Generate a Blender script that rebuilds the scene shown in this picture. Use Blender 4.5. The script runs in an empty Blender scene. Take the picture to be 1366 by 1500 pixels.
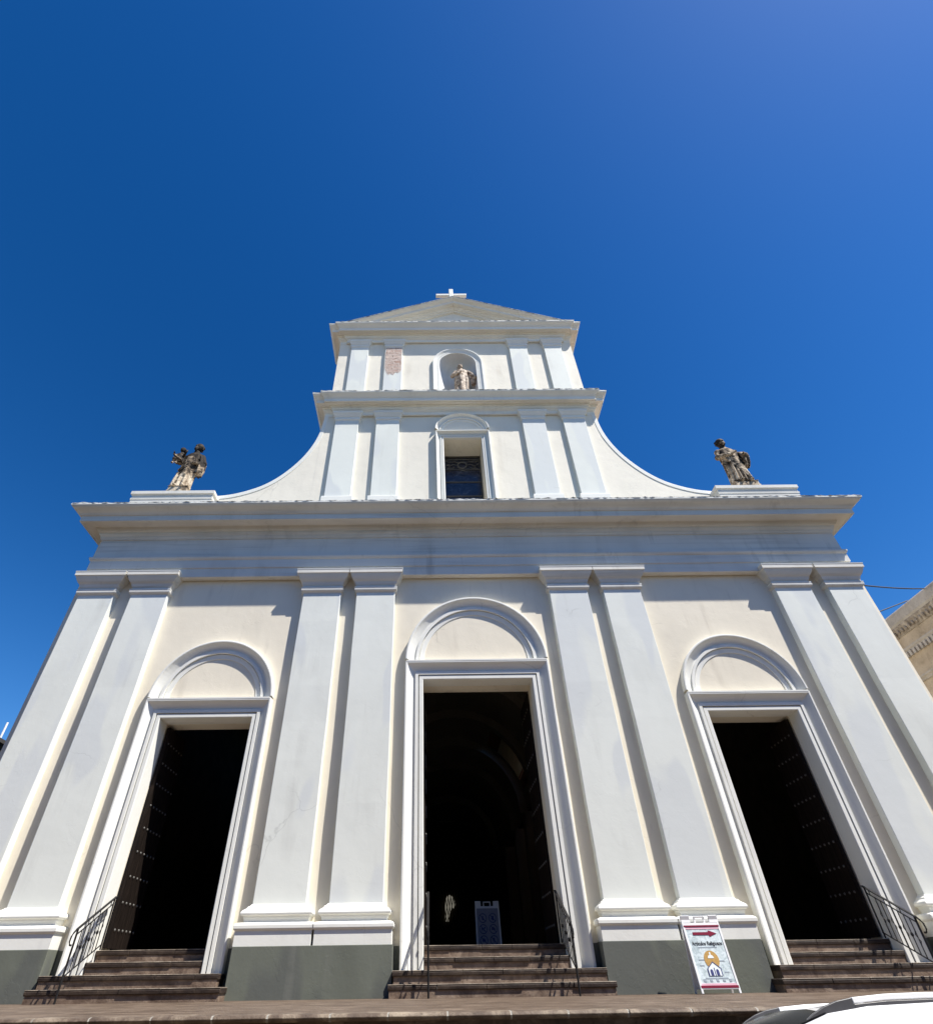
import bpy, bmesh, math, random
from mathutils import Vector, Matrix
random.seed(7)
R = math.radians
S = bpy.context.scene
COL = S.collection

# ------------------------------------------------------------------ camera
def rot_cam(pi, ro, ya):
    # rows: camera right / up / forward expressed in the world
    def ray(x, up, w):
        c, s = math.cos(ro), math.sin(ro); x, up = c*x+s*up, -s*x+c*up
        c, s = math.cos(pi), math.sin(pi); y, z = c*w-s*up, s*w+c*up
        c, s = math.cos(ya), math.sin(ya); x, y = c*x+s*y, -s*x+c*y
        return Vector((x, y, z))
    r, u, f = ray(1,0,0), ray(0,1,0), ray(0,0,1)
    return Matrix(((r.x,u.x,-f.x),(r.y,u.y,-f.y),(r.z,u.z,-f.z)))
cd = bpy.data.cameras.new('camera'); cam = bpy.data.objects.new('camera', cd); COL.objects.link(cam)
S.camera = cam
M4 = rot_cam(0.704237552, 0.0154923082, 0.00825192541).to_4x4()
M4.translation = Vector((-1.26827701, -14.2, 0.25))
cam.matrix_world = M4
cd.sensor_fit = 'VERTICAL'; cd.sensor_height = 36.0; cd.sensor_width = 36.0
cd.lens = 806.171591/1500*36
cd.shift_x = (683-632.658502)/1500; cd.shift_y = -(750-751.0964)/1500
cd.clip_start = 0.05; cd.clip_end = 6000

# ------------------------------------------------------------------ sky and sun
SUN = Vector((1.55, -1.0, 2.86)).normalized()
W = bpy.data.worlds.new('World'); S.world = W; W.use_nodes = True
nt = W.node_tree; nt.nodes.clear()
sky = nt.nodes.new('ShaderNodeTexSky'); sky.sky_type = 'NISHITA'; sky.sun_disc = False
sky.sun_elevation = math.asin(SUN.z); sky.sun_rotation = math.atan2(SUN.x, SUN.y)
sky.air_density = 1.0; sky.dust_density = 0.3; sky.ozone_density = 2.5; sky.altitude = 0
hs = nt.nodes.new('ShaderNodeHueSaturation'); hs.inputs['Saturation'].default_value = 1.25; hs.inputs['Value'].default_value = 1.0
hs.inputs['Hue'].default_value = 0.504
bg = nt.nodes.new('ShaderNodeBackground'); bg.inputs['Strength'].default_value = 0.061
wo = nt.nodes.new('ShaderNodeOutputWorld')
gm = nt.nodes.new('ShaderNodeGamma'); gm.inputs['Gamma'].default_value = 1.28
nt.links.new(sky.outputs[0], gm.inputs['Color']); nt.links.new(gm.outputs[0], hs.inputs['Color']); nt.links.new(hs.outputs[0], bg.inputs['Color']); nt.links.new(bg.outputs[0], wo.inputs['Surface'])
sl = bpy.data.lights.new('sun', 'SUN'); sl.energy = 5.0; sl.angle = R(0.53); sl.color = (1.0, 0.955, 0.89)
so = bpy.data.objects.new('sun', sl); COL.objects.link(so)
so.rotation_euler = SUN.to_track_quat('Z', 'Y').to_euler()
S.view_settings.view_transform = 'Standard'; S.view_settings.look = 'None'
S.view_settings.gamma = 1.0; S.view_settings.use_curve_mapping = False
S.view_settings.exposure = 0.68
S.cycles.max_bounces = 8; S.cycles.diffuse_bounces = 4

# ------------------------------------------------------------------ materials
class NT:
    def __init__(self, name):
        self.m = bpy.data.materials.new(name); self.m.use_nodes = True
        self.t = self.m.node_tree; self.t.nodes.clear()
        self.b = self.n('ShaderNodeBsdfPrincipled'); o = self.n('ShaderNodeOutputMaterial')
        self.l(self.b.outputs[0], o.inputs[0]); self.pos = self.n('ShaderNodeNewGeometry').outputs['Position']
    def n(self, k, **kw):
        x = self.t.nodes.new(k)
        for a, v in kw.items(): setattr(x, a, v)
        return x
    def l(self, a, b): self.t.links.new(a, b)
    def scaled(self, sx, sy, sz, off=(0,0,0)):
        m = self.n('ShaderNodeMapping'); m.inputs['Scale'].default_value = (sx, sy, sz); m.inputs['Location'].default_value = off
        self.l(self.pos, m.inputs['Vector']); return m.outputs[0]
    def noise(self, vec, scale=1, detail=4, rough=.55, dist=0.0):
        x = self.n('ShaderNodeTexNoise'); x.inputs['Scale'].default_value = scale; x.inputs['Detail'].default_value = detail
        x.inputs['Roughness'].default_value = rough; x.inputs['Distortion'].default_value = dist
        self.l(vec, x.inputs['Vector']); return x.outputs['Fac']
    def ramp(self, fac, stops):
        x = self.n('ShaderNodeValToRGB'); e = x.color_ramp.elements
        while len(e) > 1: e.remove(e[0])
        e[0].position = stops[0][0]; e[0].color = tuple(stops[0][1])+(1,)
        for p, c in stops[1:]:
            q = e.new(p); q.color = tuple(c)+(1,)
        self.l(fac, x.inputs[0]); return x.outputs[0]
    def mix(self, fac, a, b, mode='MIX'):
        x = self.n('ShaderNodeMix', data_type='RGBA', blend_type=mode)
        if isinstance(fac, (int, float)): x.inputs[0].default_value = fac
        else: self.l(fac, x.inputs[0])
        for v, i in ((a, 6), (b, 7)):
            if isinstance(v, tuple): x.inputs[i].default_value = v+(1,) if len(v) == 3 else v
            else: self.l(v, x.inputs[i])
        return x.outputs[2]
    def bump(self, h, s, d=.02):
        x = self.n('ShaderNodeBump'); x.inputs['Strength'].default_value = s; x.inputs['Distance'].default_value = d
        self.l(h, x.inputs['Height']); self.l(x.outputs[0], self.b.inputs['Normal'])
    def base(self, c):
        if isinstance(c, tuple): self.b.inputs['Base Color'].default_value = c+(1,)
        else: self.l(c, self.b.inputs['Base Color'])
    def set(self, rough=.6, metal=0.0, spec=.4):
        self.b.inputs['Roughness'].default_value = rough; self.b.inputs['Metallic'].default_value = metal
        self.b.inputs['Specular IOR Level'].default_value = spec
        return self

def v3(c, k): return tuple(min(1, x*k) for x in c)
def g3(a): return (a, a, a)
def plaster(name, col, var=.10, dirt=(.33,.30,.25), dirt_amt=.35, streak=.5, bump=.25, seed=0, patch=None, along=0):
    m = NT(name)
    n1 = m.noise(m.scaled(.55,.55,.35,(seed,3,1)), 1, 5, .6, .6)
    c = m.ramp(n1, [(.28, v3(col,1-var)), (.5, col), (.72, v3(col,1+var*.5))])
    if patch:                                   # repainted patches in a slightly different white
        n4 = m.noise(m.scaled(.9,.9,.28,(seed+9,1,4)), 1, 2, .4, .2)
        c = m.mix(m.ramp(n4, [(.52, g3(0)), (.56, g3(1))]), c, patch)
    n2 = m.noise(m.scaled(2.6,2.6,.22,(seed*2,1,0)), 1, 5, .62, .3)      # rain streaks
    n3 = m.noise(m.scaled(.5,.5,.9,(1,seed,2)), 1, 3, .5)
    k = m.mix(1.0, m.ramp(n2, [(.55, g3(0)), (.74, g3(streak))]), m.ramp(n3, [(.42, g3(0)), (.62, g3(1))]), 'MULTIPLY')
    c = m.mix(k, c, tuple(a*.6+b*.4*dirt_amt*2 for a, b in zip(dirt, col)))
    if along:                                   # stains that run along the mouldings
        n6 = m.noise(m.scaled(.22,1.4,7,(seed,2,3)), 1, 5, .62, .25)
        n7 = m.noise(m.scaled(.3,.3,.8,(seed,8,3)), 1, 3, .5)
        k6 = m.mix(1.0, m.ramp(n6, [(.50, g3(0)), (.66, g3(along))]), m.ramp(n7, [(.40, g3(.25)), (.60, g3(1))]), 'MULTIPLY')
        c = m.mix(k6, c, v3(col,.42))
    n5 = m.noise(m.scaled(1,1,1,(0,seed,5)), 9, 6, .7)
    c = m.mix(m.ramp(n5, [(.68, g3(0)), (.78, g3(dirt_amt))]), c, dirt)
    # hairline cracks
    wp = m.n('ShaderNodeTexNoise'); wp.inputs['Scale'].default_value = 1.6; wp.inputs['Detail'].default_value = 5; m.l(m.pos, wp.inputs['Vector'])
    vo = m.n('ShaderNodeTexVoronoi', feature='DISTANCE_TO_EDGE'); vo.inputs['Scale'].default_value = .42
    m.l(m.mix(.28, m.pos, wp.outputs['Color'], 'LINEAR_LIGHT'), vo.inputs['Vector'])
    mk = m.ramp(m.noise(m.scaled(.5,.5,.5,(seed,4,7)), 1, 3, .5), [(.56, g3(0)), (.64, g3(.34))])
    ck = m.mix(1.0, m.ramp(vo.outputs['Distance'], [(.0, g3(1)), (.006, g3(0))]), mk, 'MULTIPLY')
    c = m.mix(ck, c, v3(col, .45))
    m.base(c); m.set(.72, 0, .25)
    fl = m.ramp(m.noise(m.scaled(1,1,1,(seed,0,2)), 1.5, 9, .62, .3), [(.585, g3(0)), (.60, g3(1))])
    h = m.mix(.16, m.noise(m.scaled(1,1,1), 2.6, 4, .5), m.noise(m.scaled(1,1,1), 22, 3, .5))
    h = m.mix(.10, h, fl, 'ADD')
    m.bump(h, bump, .03)
    return m.m

CREAM = plaster('cream_plaster', (.775,.71,.575), .10, (.46,.39,.30), .32, .5, .26, 1)
CREAM_UP = plaster('pale_cream_plaster', (.80,.75,.635), .09, (.55,.46,.34), .30, .5, .35, 5)
WHITE = plaster('white_paint', (.73,.745,.685), .08, (.46,.46,.42), .45, .6, .16, 2, patch=(.66,.68,.655))
TRIM = plaster('white_trim_paint', (.775,.77,.71), .05, (.50,.48,.44), .35, .35, .18, 3)
CORN = plaster('stained_cornice_paint', (.68,.66,.60), .12, (.27,.26,.235), .55, .9, .3, 4, along=.4)
PEDI = plaster('pale_pediment_paint', (.80,.775,.69), .08, (.36,.34,.30), .4, .4, .2, 14, along=.15)
GREY = plaster('grey_dado_paint', (.14,.15,.122), .17, (.25,.25,.22), .4, .5, .3, 6, patch=(.115,.122,.108))
INNER = plaster('interior_plaster', (.36,.33,.27), .1, (.2,.18,.14), .4, .3, .2, 8)

def m_lichen():
    m = NT('lichen_edge'); v = m.scaled(1,1,1)
    n = m.noise(v, 5, 8, .75, .4)
    m.base(m.ramp(n, [(.40,(.03,.03,.028)), (.47,(.25,.24,.22)), (.54,(.60,.59,.55)), (.70,(.45,.44,.40))])); m.set(.9,0,.2)
    m.bump(n, .8, .05); return m.m
LICHEN = m_lichen()
def m_brick():
    m = NT('exposed_brick'); mp = m.n('ShaderNodeMapping'); dn_ = m.n('ShaderNodeTexNoise'); dn_.inputs['Scale'].default_value = 3; m.l(m.pos, dn_.inputs['Vector'])
    wv = m.mix(.07, m.pos, dn_.outputs['Color'], 'LINEAR_LIGHT'); m.l(wv, mp.inputs[0]); mp.inputs['Rotation'].default_value = (R(90),0,0)
    bt = m.n('ShaderNodeTexBrick'); m.l(mp.outputs[0], bt.inputs['Vector'])
    bt.inputs['Scale'].default_value = 1; bt.inputs['Brick Width'].default_value = .50; bt.inputs['Row Height'].default_value = .21
    bt.inputs['Mortar Size'].default_value = .03; bt.inputs['Color1'].default_value = (.42,.26,.20,1); bt.inputs['Color2'].default_value = (.55,.40,.33,1)
    bt.inputs['Mortar'].default_value = (.60,.50,.43,1)
    n = m.noise(m.scaled(1,1,1), 4, 6, .7, .5)
    c = m.mix(m.ramp(n, [(.44,g3(1)), (.60,g3(.1))]), bt.outputs['Color'], (.60,.49,.42))
    c = m.mix(m.ramp(m.noise(m.scaled(1,1,2),7,5,.7), [(.54,g3(0)), (.66,g3(.85))]), c, (.16,.095,.07))
    m.base(c); m.set(.9,0,.1); m.bump(m.mix(.5, bt.outputs['Fac'], n), .8, .06); return m.m
BRICK = m_brick()
def m_stone(name, dark, mid, lite, seed=0, stretch=(1.2,1.2,1.2)):
    m = NT(name)
    n = m.noise(m.scaled(*stretch, (seed,0,0)), 2.2, 8, .68, .7)
    n2 = m.noise(m.scaled(1,1,1,(0,seed,0)), 14, 5, .7)
    c = m.ramp(n, [(.30,dark), (.48,mid), (.66,lite)])
    c = m.mix(m.ramp(n2, [(.56,g3(0)), (.68,g3(.55))]), c, v3(dark,.7))
    m.base(c); m.set(.62,0,.35); m.bump(m.mix(.5, n, n2), .55, .04); return m.m
STEP = m_stone('brown_step_stone', (.07,.043,.030), (.165,.115,.082), (.30,.225,.165))
PAVE = m_stone('worn_brown_paving', (.030,.019,.012), (.095,.064,.042), (.25,.19,.14), 3, (.7,3.2,1))
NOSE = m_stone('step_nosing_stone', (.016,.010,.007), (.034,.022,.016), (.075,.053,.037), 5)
TREAD = m_stone('sunlit_tread_stone', (.08,.062,.046), (.19,.155,.12), (.33,.28,.22), 12)  # paler than the nosing: sun on upward faces put into the colour
PNOSE = m_stone('pavement_nosing_stone', (.05,.033,.024), (.13,.095,.068), (.32,.26,.19), 5)
MORTAR = m_stone('mortar', (.20,.18,.15), (.30,.28,.24), (.38,.36,.31), 9)
def m_statue(zlo, zhi, lo=.11, hi=-.17):
    m = NT('weathered_statue_stone')
    n = m.noise(m.scaled(1,1,1), 3.4, 7, .68, .9)
    sx = m.n('ShaderNodeSeparateXYZ'); m.l(m.pos, sx.inputs[0])
    mr = m.n('ShaderNodeMapRange'); mr.inputs[1].default_value = zlo; mr.inputs[2].default_value = zhi; mr.inputs[3].default_value = lo; mr.inputs[4].default_value = hi
    m.l(sx.outputs['Z'], mr.inputs[0])
    ad = m.n('ShaderNodeMath', operation='ADD'); m.l(n, ad.inputs[0]); m.l(mr.outputs[0], ad.inputs[1])
    m.base(m.ramp(ad.outputs[0], [(.40,(.020,.016,.012)), (.46,(.10,.072,.048)), (.54,(.36,.28,.19)), (.68,(.66,.57,.44))]))
    m.set(.8,0,.25); m.bump(n, .6, .05); return m.m
STATUE = m_statue(13.7, 15.0, .06, -.16); STATUE_B = m_statue(13.6, 15.4, .06, -.10)
NSTATUE = m_stone('pinkish_statue_stone', (.05,.032,.022), (.34,.25,.175), (.68,.58,.46), 4, (3.2,3.2,3.2))
def m_simple(name, c, rough=.5, metal=0., spec=.4, nz=.1, sc=8):
    m = NT(name); n = m.noise(m.scaled(1,1,1), sc, 4, .6)
    m.base(m.ramp(n, [(.3, v3(c,1-nz)), (.7, v3(c,1+nz))])); return m.set(rough, metal, spec).m
IRON = m_simple('black_wrought_iron', (.012,.011,.011), .6, .0, .25, .3, 20)
WOOD = None
def m_wood():
    m = NT('dark_door_wood'); n = m.noise(m.scaled(9,9,.8), 3, 5, .6, .4)
    m.base(m.ramp(n, [(.3,(.006,.004,.003)), (.55,(.013,.009,.007)), (.75,(.026,.017,.013))])); m.set(.7,0,.12); m.bump(n,.3,.01); return m.m
WOOD = m_wood()
STUD = m_simple('door_stud_metal', (.13,.125,.115), .55, .0, .25)
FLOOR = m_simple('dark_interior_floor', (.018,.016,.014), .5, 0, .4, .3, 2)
ROOFM = m_simple('dull_roof_tiles', (.30,.17,.12), .9, 0, .1, .3, 5)
BEIGE = m_stone('weathered_beige_stone', (.36,.29,.20), (.52,.43,.31), (.62,.53,.40), 2, (.5,.5,.5))
BEIGE2 = m_stone('pale_grey_coping', (.36,.33,.28), (.50,.46,.40), (.60,.56,.49), 6, (.5,.5,.5))
DARKMOULD = m_stone('blackened_moulding', (.07,.06,.05), (.33,.28,.22), (.62,.56,.47), 8, (1,1.3,1.3))
DARKW = m_simple('dark_neighbour_plaster', (.06,.058,.055), .8, 0, .2, .3, 1)
PVC = m_simple('white_pipe', (.8,.82,.84), .4)
SIGNW = m_simple('white_sign_plastic', (.82,.82,.81), .4, 0, .4, .03)
RED = m_simple('crimson_print', (.20,.006,.032), .5, 0, .3, .05)
INK = m_simple('black_print', (.02,.02,.022), .5)
INKB = m_simple('navy_print', (.045,.055,.17), .5)
ORANGE = m_simple('amber_print', (.48,.29,.09), .5, 0, .3, .2, 40)
GREYP = m_simple('grey_print', (.33,.38,.42), .5, 0, .3, .1)
PALEP = m_simple('pale_print', (.80,.85,.86), .5, 0, .3, .03)
def m_marble():
    m = NT('marbled_poster'); n = m.noise(m.scaled(1,1,1), 11, 6, .68, 1.1)
    m.base(m.ramp(n, [(.36,(.40,.48,.49)), (.48,(.56,.64,.65)), (.60,(.72,.80,.81)), (.75,(.60,.68,.72))])); m.set(.35,0,.4); return m.m
MARBLE = m_marble()
CARW = None
def m_carpaint():
    m = NT('white_car_paint'); m.base((.80,.81,.82)); m.set(.28,0,.5); m.b.inputs['Coat Weight'].default_value = .8; m.b.inputs['Coat Roughness'].default_value = .05; return m.m
CARW = m_carpaint()
def m_glass(name, c=(.008,.009,.010), r=.12):
    m = NT(name); m.base(c); m.set(r,0,.04); m.b.inputs['IOR'].default_value = 1.15; return m.m
CARG = m_glass('tinted_car_glass')
BLKP = m_simple('black_car_plastic', (.03,.03,.032), .55, 0, .4, .1)
RAILG = m_simple('dark_rail_plastic', (.06,.06,.065), .35, 0, .5, .1)
RAILS = m_simple('satin_rail_metal', (.78,.79,.80), .35, .0, .6, .03)
RUBBER = m_simple('tyre_rubber', (.02,.02,.02), .8)
LAMPR = m_simple('lamp_glass', (.5,.5,.52), .1, 0, .6)
LAMPRED = m_simple('red_lamp_glass', (.3,.01,.01), .1, 0, .6)
def m_window():
    m = NT('old_window_glass'); n = m.noise(m.scaled(1,1,1.6), 4, 6, .65, .8)
    m.base(m.ramp(n, [(.40,(.010,.014,.030)), (.58,(.022,.030,.055)), (.72,(.10,.115,.14))])); m.set(.12,0,.5); m.bump(n,.25,.03); return m.m
WGLASS = m_window()
WFRAME = m_simple('grey_window_wood', (.075,.07,.06), .6)
WOLD = m_simple('worn_grey_wood', (.15,.145,.135), .6, 0, .3, .35, 6)
def m_street():
    m = NT('bluish_street_cobbles'); mp = m.n('ShaderNodeMapping'); m.l(m.pos, mp.inputs[0])
    bt = m.n('ShaderNodeTexBrick'); m.l(mp.outputs[0], bt.inputs['Vector'])
    bt.inputs['Scale'].default_value = 1; bt.inputs['Brick Width'].default_value = .24; bt.inputs['Row Height'].default_value = .12; bt.inputs['Mortar Size'].default_value = .008
    bt.inputs['Color1'].default_value = (.11,.075,.04,1); bt.inputs['Color2'].default_value = (.14,.10,.055,1); bt.inputs['Mortar'].default_value = (.06,.055,.05,1)
    m.base(bt.outputs['Color']); m.set(.6,0,.4); m.bump(bt.outputs['Fac'], .5, .02); return m.m
STREET = m_street()
GROUND = m_stone('pale_ground', (.11,.075,.038), (.135,.092,.047), (.16,.11,.06), 7, (.1,.1,.1))

# ------------------------------------------------------------------ mesh helpers
class MB:
    def __init__(self): self.v = []; self.f = []
    def add(self, vs, fs):
        o = len(self.v); self.v += [tuple(x) for x in vs]; self.f += [tuple(i+o for i in f) for f in fs]; return self
    def box(self, x0, x1, y0, y1, z0, z1):
        return self.add([(x0,y0,z0),(x1,y0,z0),(x1,y1,z0),(x0,y1,z0),(x0,y0,z1),(x1,y0,z1),(x1,y1,z1),(x0,y1,z1)],
                        [(0,3,2,1),(4,5,6,7),(0,1,5,4),(1,2,6,5),(2,3,7,6),(3,0,4,7)])
    def loft(self, rings, closed=True, cap=True):
        n = len(rings[0]); o = len(self.v); fs = []
        for r in rings: self.v += [tuple(p) for p in r]
        for i in range(len(rings)-1):
            for j in range(n if closed else n-1):
                k = (j+1) % n; a = o+i*n; b = o+(i+1)*n
                fs.append((a+j, a+k, b+k, b+j))
        if cap: fs += [tuple(o+j for j in reversed(range(n))), tuple(o+(len(rings)-1)*n+j for j in range(n))]
        self.f += fs; return self
    def tube(self, pts, r, n=8, cap=True):
        pts = [Vector(p) for p in pts]; rings = []
        rr = r if isinstance(r, (list, tuple)) else [r]*len(pts)
        for i, p in enumerate(pts):
            d = (pts[min(i+1,len(pts)-1)]-pts[max(i-1,0)]).normalized()
            a = d.cross(Vector((0,0,1)) if abs(d.z) < .9 else Vector((1,0,0))).normalized(); b = d.cross(a)
            rings.append([p+(a*math.cos(t)+b*math.sin(t))*rr[i] for t in [2*math.pi*k/n for k in range(n)]])
        return self.loft(rings, True, cap)
    def sphere(self, c, r, n=10, m=7, sc=(1,1,1)):
        rings = []
        for i in range(m+1):
            t = math.pi*(i+.001)/(m+.002)
            rings.append([(c[0]+r*sc[0]*math.sin(t)*math.cos(2*math.pi*k/n), c[1]+r*sc[1]*math.sin(t)*math.sin(2*math.pi*k/n), c[2]+r*sc[2]*math.cos(t)) for k in range(n)])
        return self.loft(rings)
    def plan(self, path, prof, cap=True):
        """sweep a profile [(out,z)] along a plan path [(x,y)]; outward is right of travel"""
        P = [Vector(p) for p in path]; rings = []
        for i, p in enumerate(P):
            d0 = (P[i]-P[i-1]).normalized() if i else None
            d1 = (P[i+1]-P[i]).normalized() if i < len(P)-1 else None
            n0 = Vector((d0.y,-d0.x)) if d0 else None; n1 = Vector((d1.y,-d1.x)) if d1 else None
            if n0 is None: m = n1
            elif n1 is None: m = n0
            else:
                m = (n0+n1); m = m/ m.dot(n0)
            rings.append([(p.x+m.x*o, p.y+m.y*o, z) for o, z in prof])
        return self.loft(rings, False, False)
    def face(self, path, prof, y0=0.0, closed=False):
        """sweep [(out,relief)] along a path in the facade plane [(x,z)]; outward is left of travel"""
        P = [Vector(p) for p in path]; rings = []; N = len(P)
        for i, p in enumerate(P):
            d0 = (P[i]-P[i-1]).normalized() if (i or closed) else None
            d1 = (P[(i+1)%N]-P[i]).normalized() if (i < N-1 or closed) else None
            n0 = Vector((-d0.y,d0.x)) if d0 else None; n1 = Vector((-d1.y,d1.x)) if d1 else None
            if n0 is None: m = n1
            elif n1 is None: m = n0
            else: m = (n0+n1); m = m/m.dot(n0)
            rings.append([(p.x+m.x*o, y0-r, p.y+m.y*o) for o, r in prof])
        return self.loft(rings, False, False)
    def obj(self, name, mat, parent=None, smooth=False, bevel=0, loc=None):
        me = bpy.data.meshes.new(name); me.from_pydata(self.v, [], self.f)
        bm = bmesh.new(); bm.from_mesh(me); bmesh.ops.recalc_face_normals(bm, faces=bm.faces); bm.to_mesh(me); bm.free()
        me.materials.append(mat)
        if smooth:
            for p in me.polygons: p.use_smooth = True
        o = bpy.data.objects.new(name, me); COL.objects.link(o)
        if parent: o.parent = parent
        if loc: o.location = loc
        if bevel:
            b = o.modifiers.new('bevel', 'BEVEL'); b.width = bevel; b.segments = 2; b.limit_method = 'ANGLE'; b.angle_limit = R(35)
        return o

def grid_wall(mb, xs, zs, holes, y0, y1):
    """wall slab in the facade plane with rectangular holes"""
    def solid(i, j):
        if i < 0 or j < 0 or i >= len(xs)-1 or j >= len(zs)-1: return False
        cx, cz = (xs[i]+xs[i+1])/2, (zs[j]+zs[j+1])/2
        return not any(a < cx < b and c < cz < d for a, b, c, d in holes)
    for i in range(len(xs)-1):
        for j in range(len(zs)-1):
            if not solid(i, j): continue
            a, b, c, d = xs[i], xs[i+1], zs[j], zs[j+1]
            mb.add([(a,y0,c),(b,y0,c),(b,y0,d),(a,y0,d)], [(0,1,2,3)]); mb.add([(a,y1,c),(b,y1,c),(b,y1,d),(a,y1,d)], [(3,2,1,0)])
            if not solid(i-1,j): mb.add([(a,y0,c),(a,y1,c),(a,y1,d),(a,y0,d)], [(0,1,2,3)])
            if not solid(i+1,j): mb.add([(b,y0,c),(b,y1,c),(b,y1,d),(b,y0,d)], [(3,2,1,0)])
            if not solid(i,j-1): mb.add([(a,y0,c),(b,y0,c),(b,y1,c),(a,y1,c)], [(3,2,1,0)])
            if not solid(i,j+1): mb.add([(a,y0,d),(b,y0,d),(b,y1,d),(a,y1,d)], [(0,1,2,3)])
    return mb

def empty(name, loc=(0,0,0), rz=0.0):
    o = bpy.data.objects.new(name, None); COL.objects.link(o); o.location = loc; o.rotation_euler = (0,0,rz); return o
def tag(o, label=None, cat=None, group=None, kind=None):
    if label: o['label'] = label
    if cat: o['category'] = cat
    if group: o['group'] = group
    if kind: o['kind'] = kind
    return o
def arc(cx, cz, r, n=40, sz=1.0, a0=180, a1=0):
    return [(cx+r*math.cos(R(a0+(a1-a0)*i/n)), cz+r*sz*math.sin(R(a0+(a1-a0)*i/n))) for i in range(n+1)]

# ------------------------------------------------------------------ ground
GZ = -1.56
tag(MB().add([(-900,-900,GZ),(900,-900,GZ),(900,900,GZ),(-900,900,GZ)], [(0,1,2,3)]).obj('ground', GROUND), kind='structure')
tag(MB().add([(-200,-19,GZ+.30),(200,-19,GZ+.30),(200,-13,GZ+.45),(-200,-13,GZ+.45),(200,-6.5,GZ+.004-.0332),(-200,-6.5,GZ+.004-.0332)], [(0,1,2,3),(3,2,4,5)]).obj('road', STREET), kind='structure')
terr = MB().box(-13.5, 13.5, -6.70, 1.0, GZ-.1, -.001).obj('pavement', PAVE); tag(terr, kind='structure')
nb = MB(); x = -13.5; mo = MB()
while x < 13.4:
    w = .60+random.uniform(-.06,.06); x1 = min(x+w, 13.5); dy = random.uniform(-.012,.012)
    pr = [(-6.695,-.055),(-6.74+dy,-.055),(-6.775+dy,-.045),(-6.79+dy,-.02),(-6.775+dy,.002),(-6.74+dy,.008),(-6.55,.008),(-6.55,-.03)]
    nb.loft([[(xx,y,z) for y,z in pr] for xx in (x+.008, x1-.008)])
    pm = [(y+(.004 if y < -6.6 else 0), z+(-.002)) for y,z in pr]
    mo.loft([[(xx,y,z) for y,z in pm] for xx in (x1-.010, x1+.010)])
    x = x1
nz = nb.obj('pavement_nosing', PNOSE, terr, bevel=.006); mo.obj('nosing_joint', MORTAR, terr)

# ------------------------------------------------------------------ church
church = empty('church')
tag(church, 'white and cream church with pedimented facade, paired pilasters and three open doorways', 'church')
DOORS = [(0.0, 1.46, 6.40, 1.94, 6.93), (-7.02, 1.17, 5.45, 1.62, 5.94), (7.03, 1.16, 5.46, 1.61, 5.96)]   # centre, half opening, top, outer radius, spring
WT = .85
gx = sorted([-11.92, 11.92]+[c+s*(h+.02) for c,h,*_ in DOORS for s in (-1,1)])
gz = sorted([-.1, 11.2]+[t+.02 for _,_,t,*_ in DOORS])
holes = [(c-h-.02, c+h+.02, -1, t+.02) for c,h,t,*_ in DOORS]
grid_wall(MB(), gx, gz, holes, 0, WT).obj('front_wall', CREAM, church)
# church body behind
sb = MB().box(-11.92,-11.2, WT, 42, -.1, 11.2); sb.box(11.2,11.92, WT, 42, -.1, 11.2); sb.box(-11.2,11.2, 41.3,42, -.1, 11.2)
sb.obj('side_wall', CREAM, church)
GLOOM = m_simple('painted_aisle_gloom', (.075,.066,.05), .9, 0, .1, .25, 2)  # added dark sheets over the cream walls; interior gloom put into their colour
MB().box(-11.19,-11.12,WT+.01,41.2,.81,10.99).obj('aisle_gloom_sheet', GLOOM, church); MB().box(11.12,11.19,WT+.01,41.2,.81,10.99).obj('aisle_gloom_sheet', GLOOM, church)
MB().box(-11.1,11.1,41.1,41.28,.81,10.99).obj('end_gloom_sheet', GLOOM, church)
MB().box(-11.2,-5.0,WT,41.3,11.0,11.3).box(5.0,11.2,WT,41.3,11.0,11.3).obj('aisle_roof', ROOFM, church)
# nave upper walls with a clerestory window opening on the right side
MB().box(-5.4,-5.0,1.6,41.3,11.3,16.6).obj('nave_wall', CREAM, church)
nw = MB().box(5.0,5.4,1.6,13.0,11.3,16.6); nw.box(5.0,5.4,21.5,41.3,11.3,16.6); nw.box(5.0,5.4,13.0,21.5,11.3,11.4); nw.box(5.0,5.4,13.0,21.5,15.6,16.6)
nw.obj('nave_wall', CREAM, church)
MB().box(-5.0,5.0,41.29,41.9,11.2,18.5).obj('gable_wall', CREAM, church)
MB().add([(-5.7,1.6,16.6),(0,1.6,18.6),(5.7,1.6,16.6),(-5.7,42,16.6),(0,42,18.6),(5.7,42,16.6)], [(0,1,4,3),(1,2,5,4),(0,2,1),(3,4,5),(0,3,5,2)]).obj('nave_roof', ROOFM, church)
MB().box(-11.2,11.2,1.19,41.3,.3,.796).obj('floor', FLOOR, church)
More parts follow.
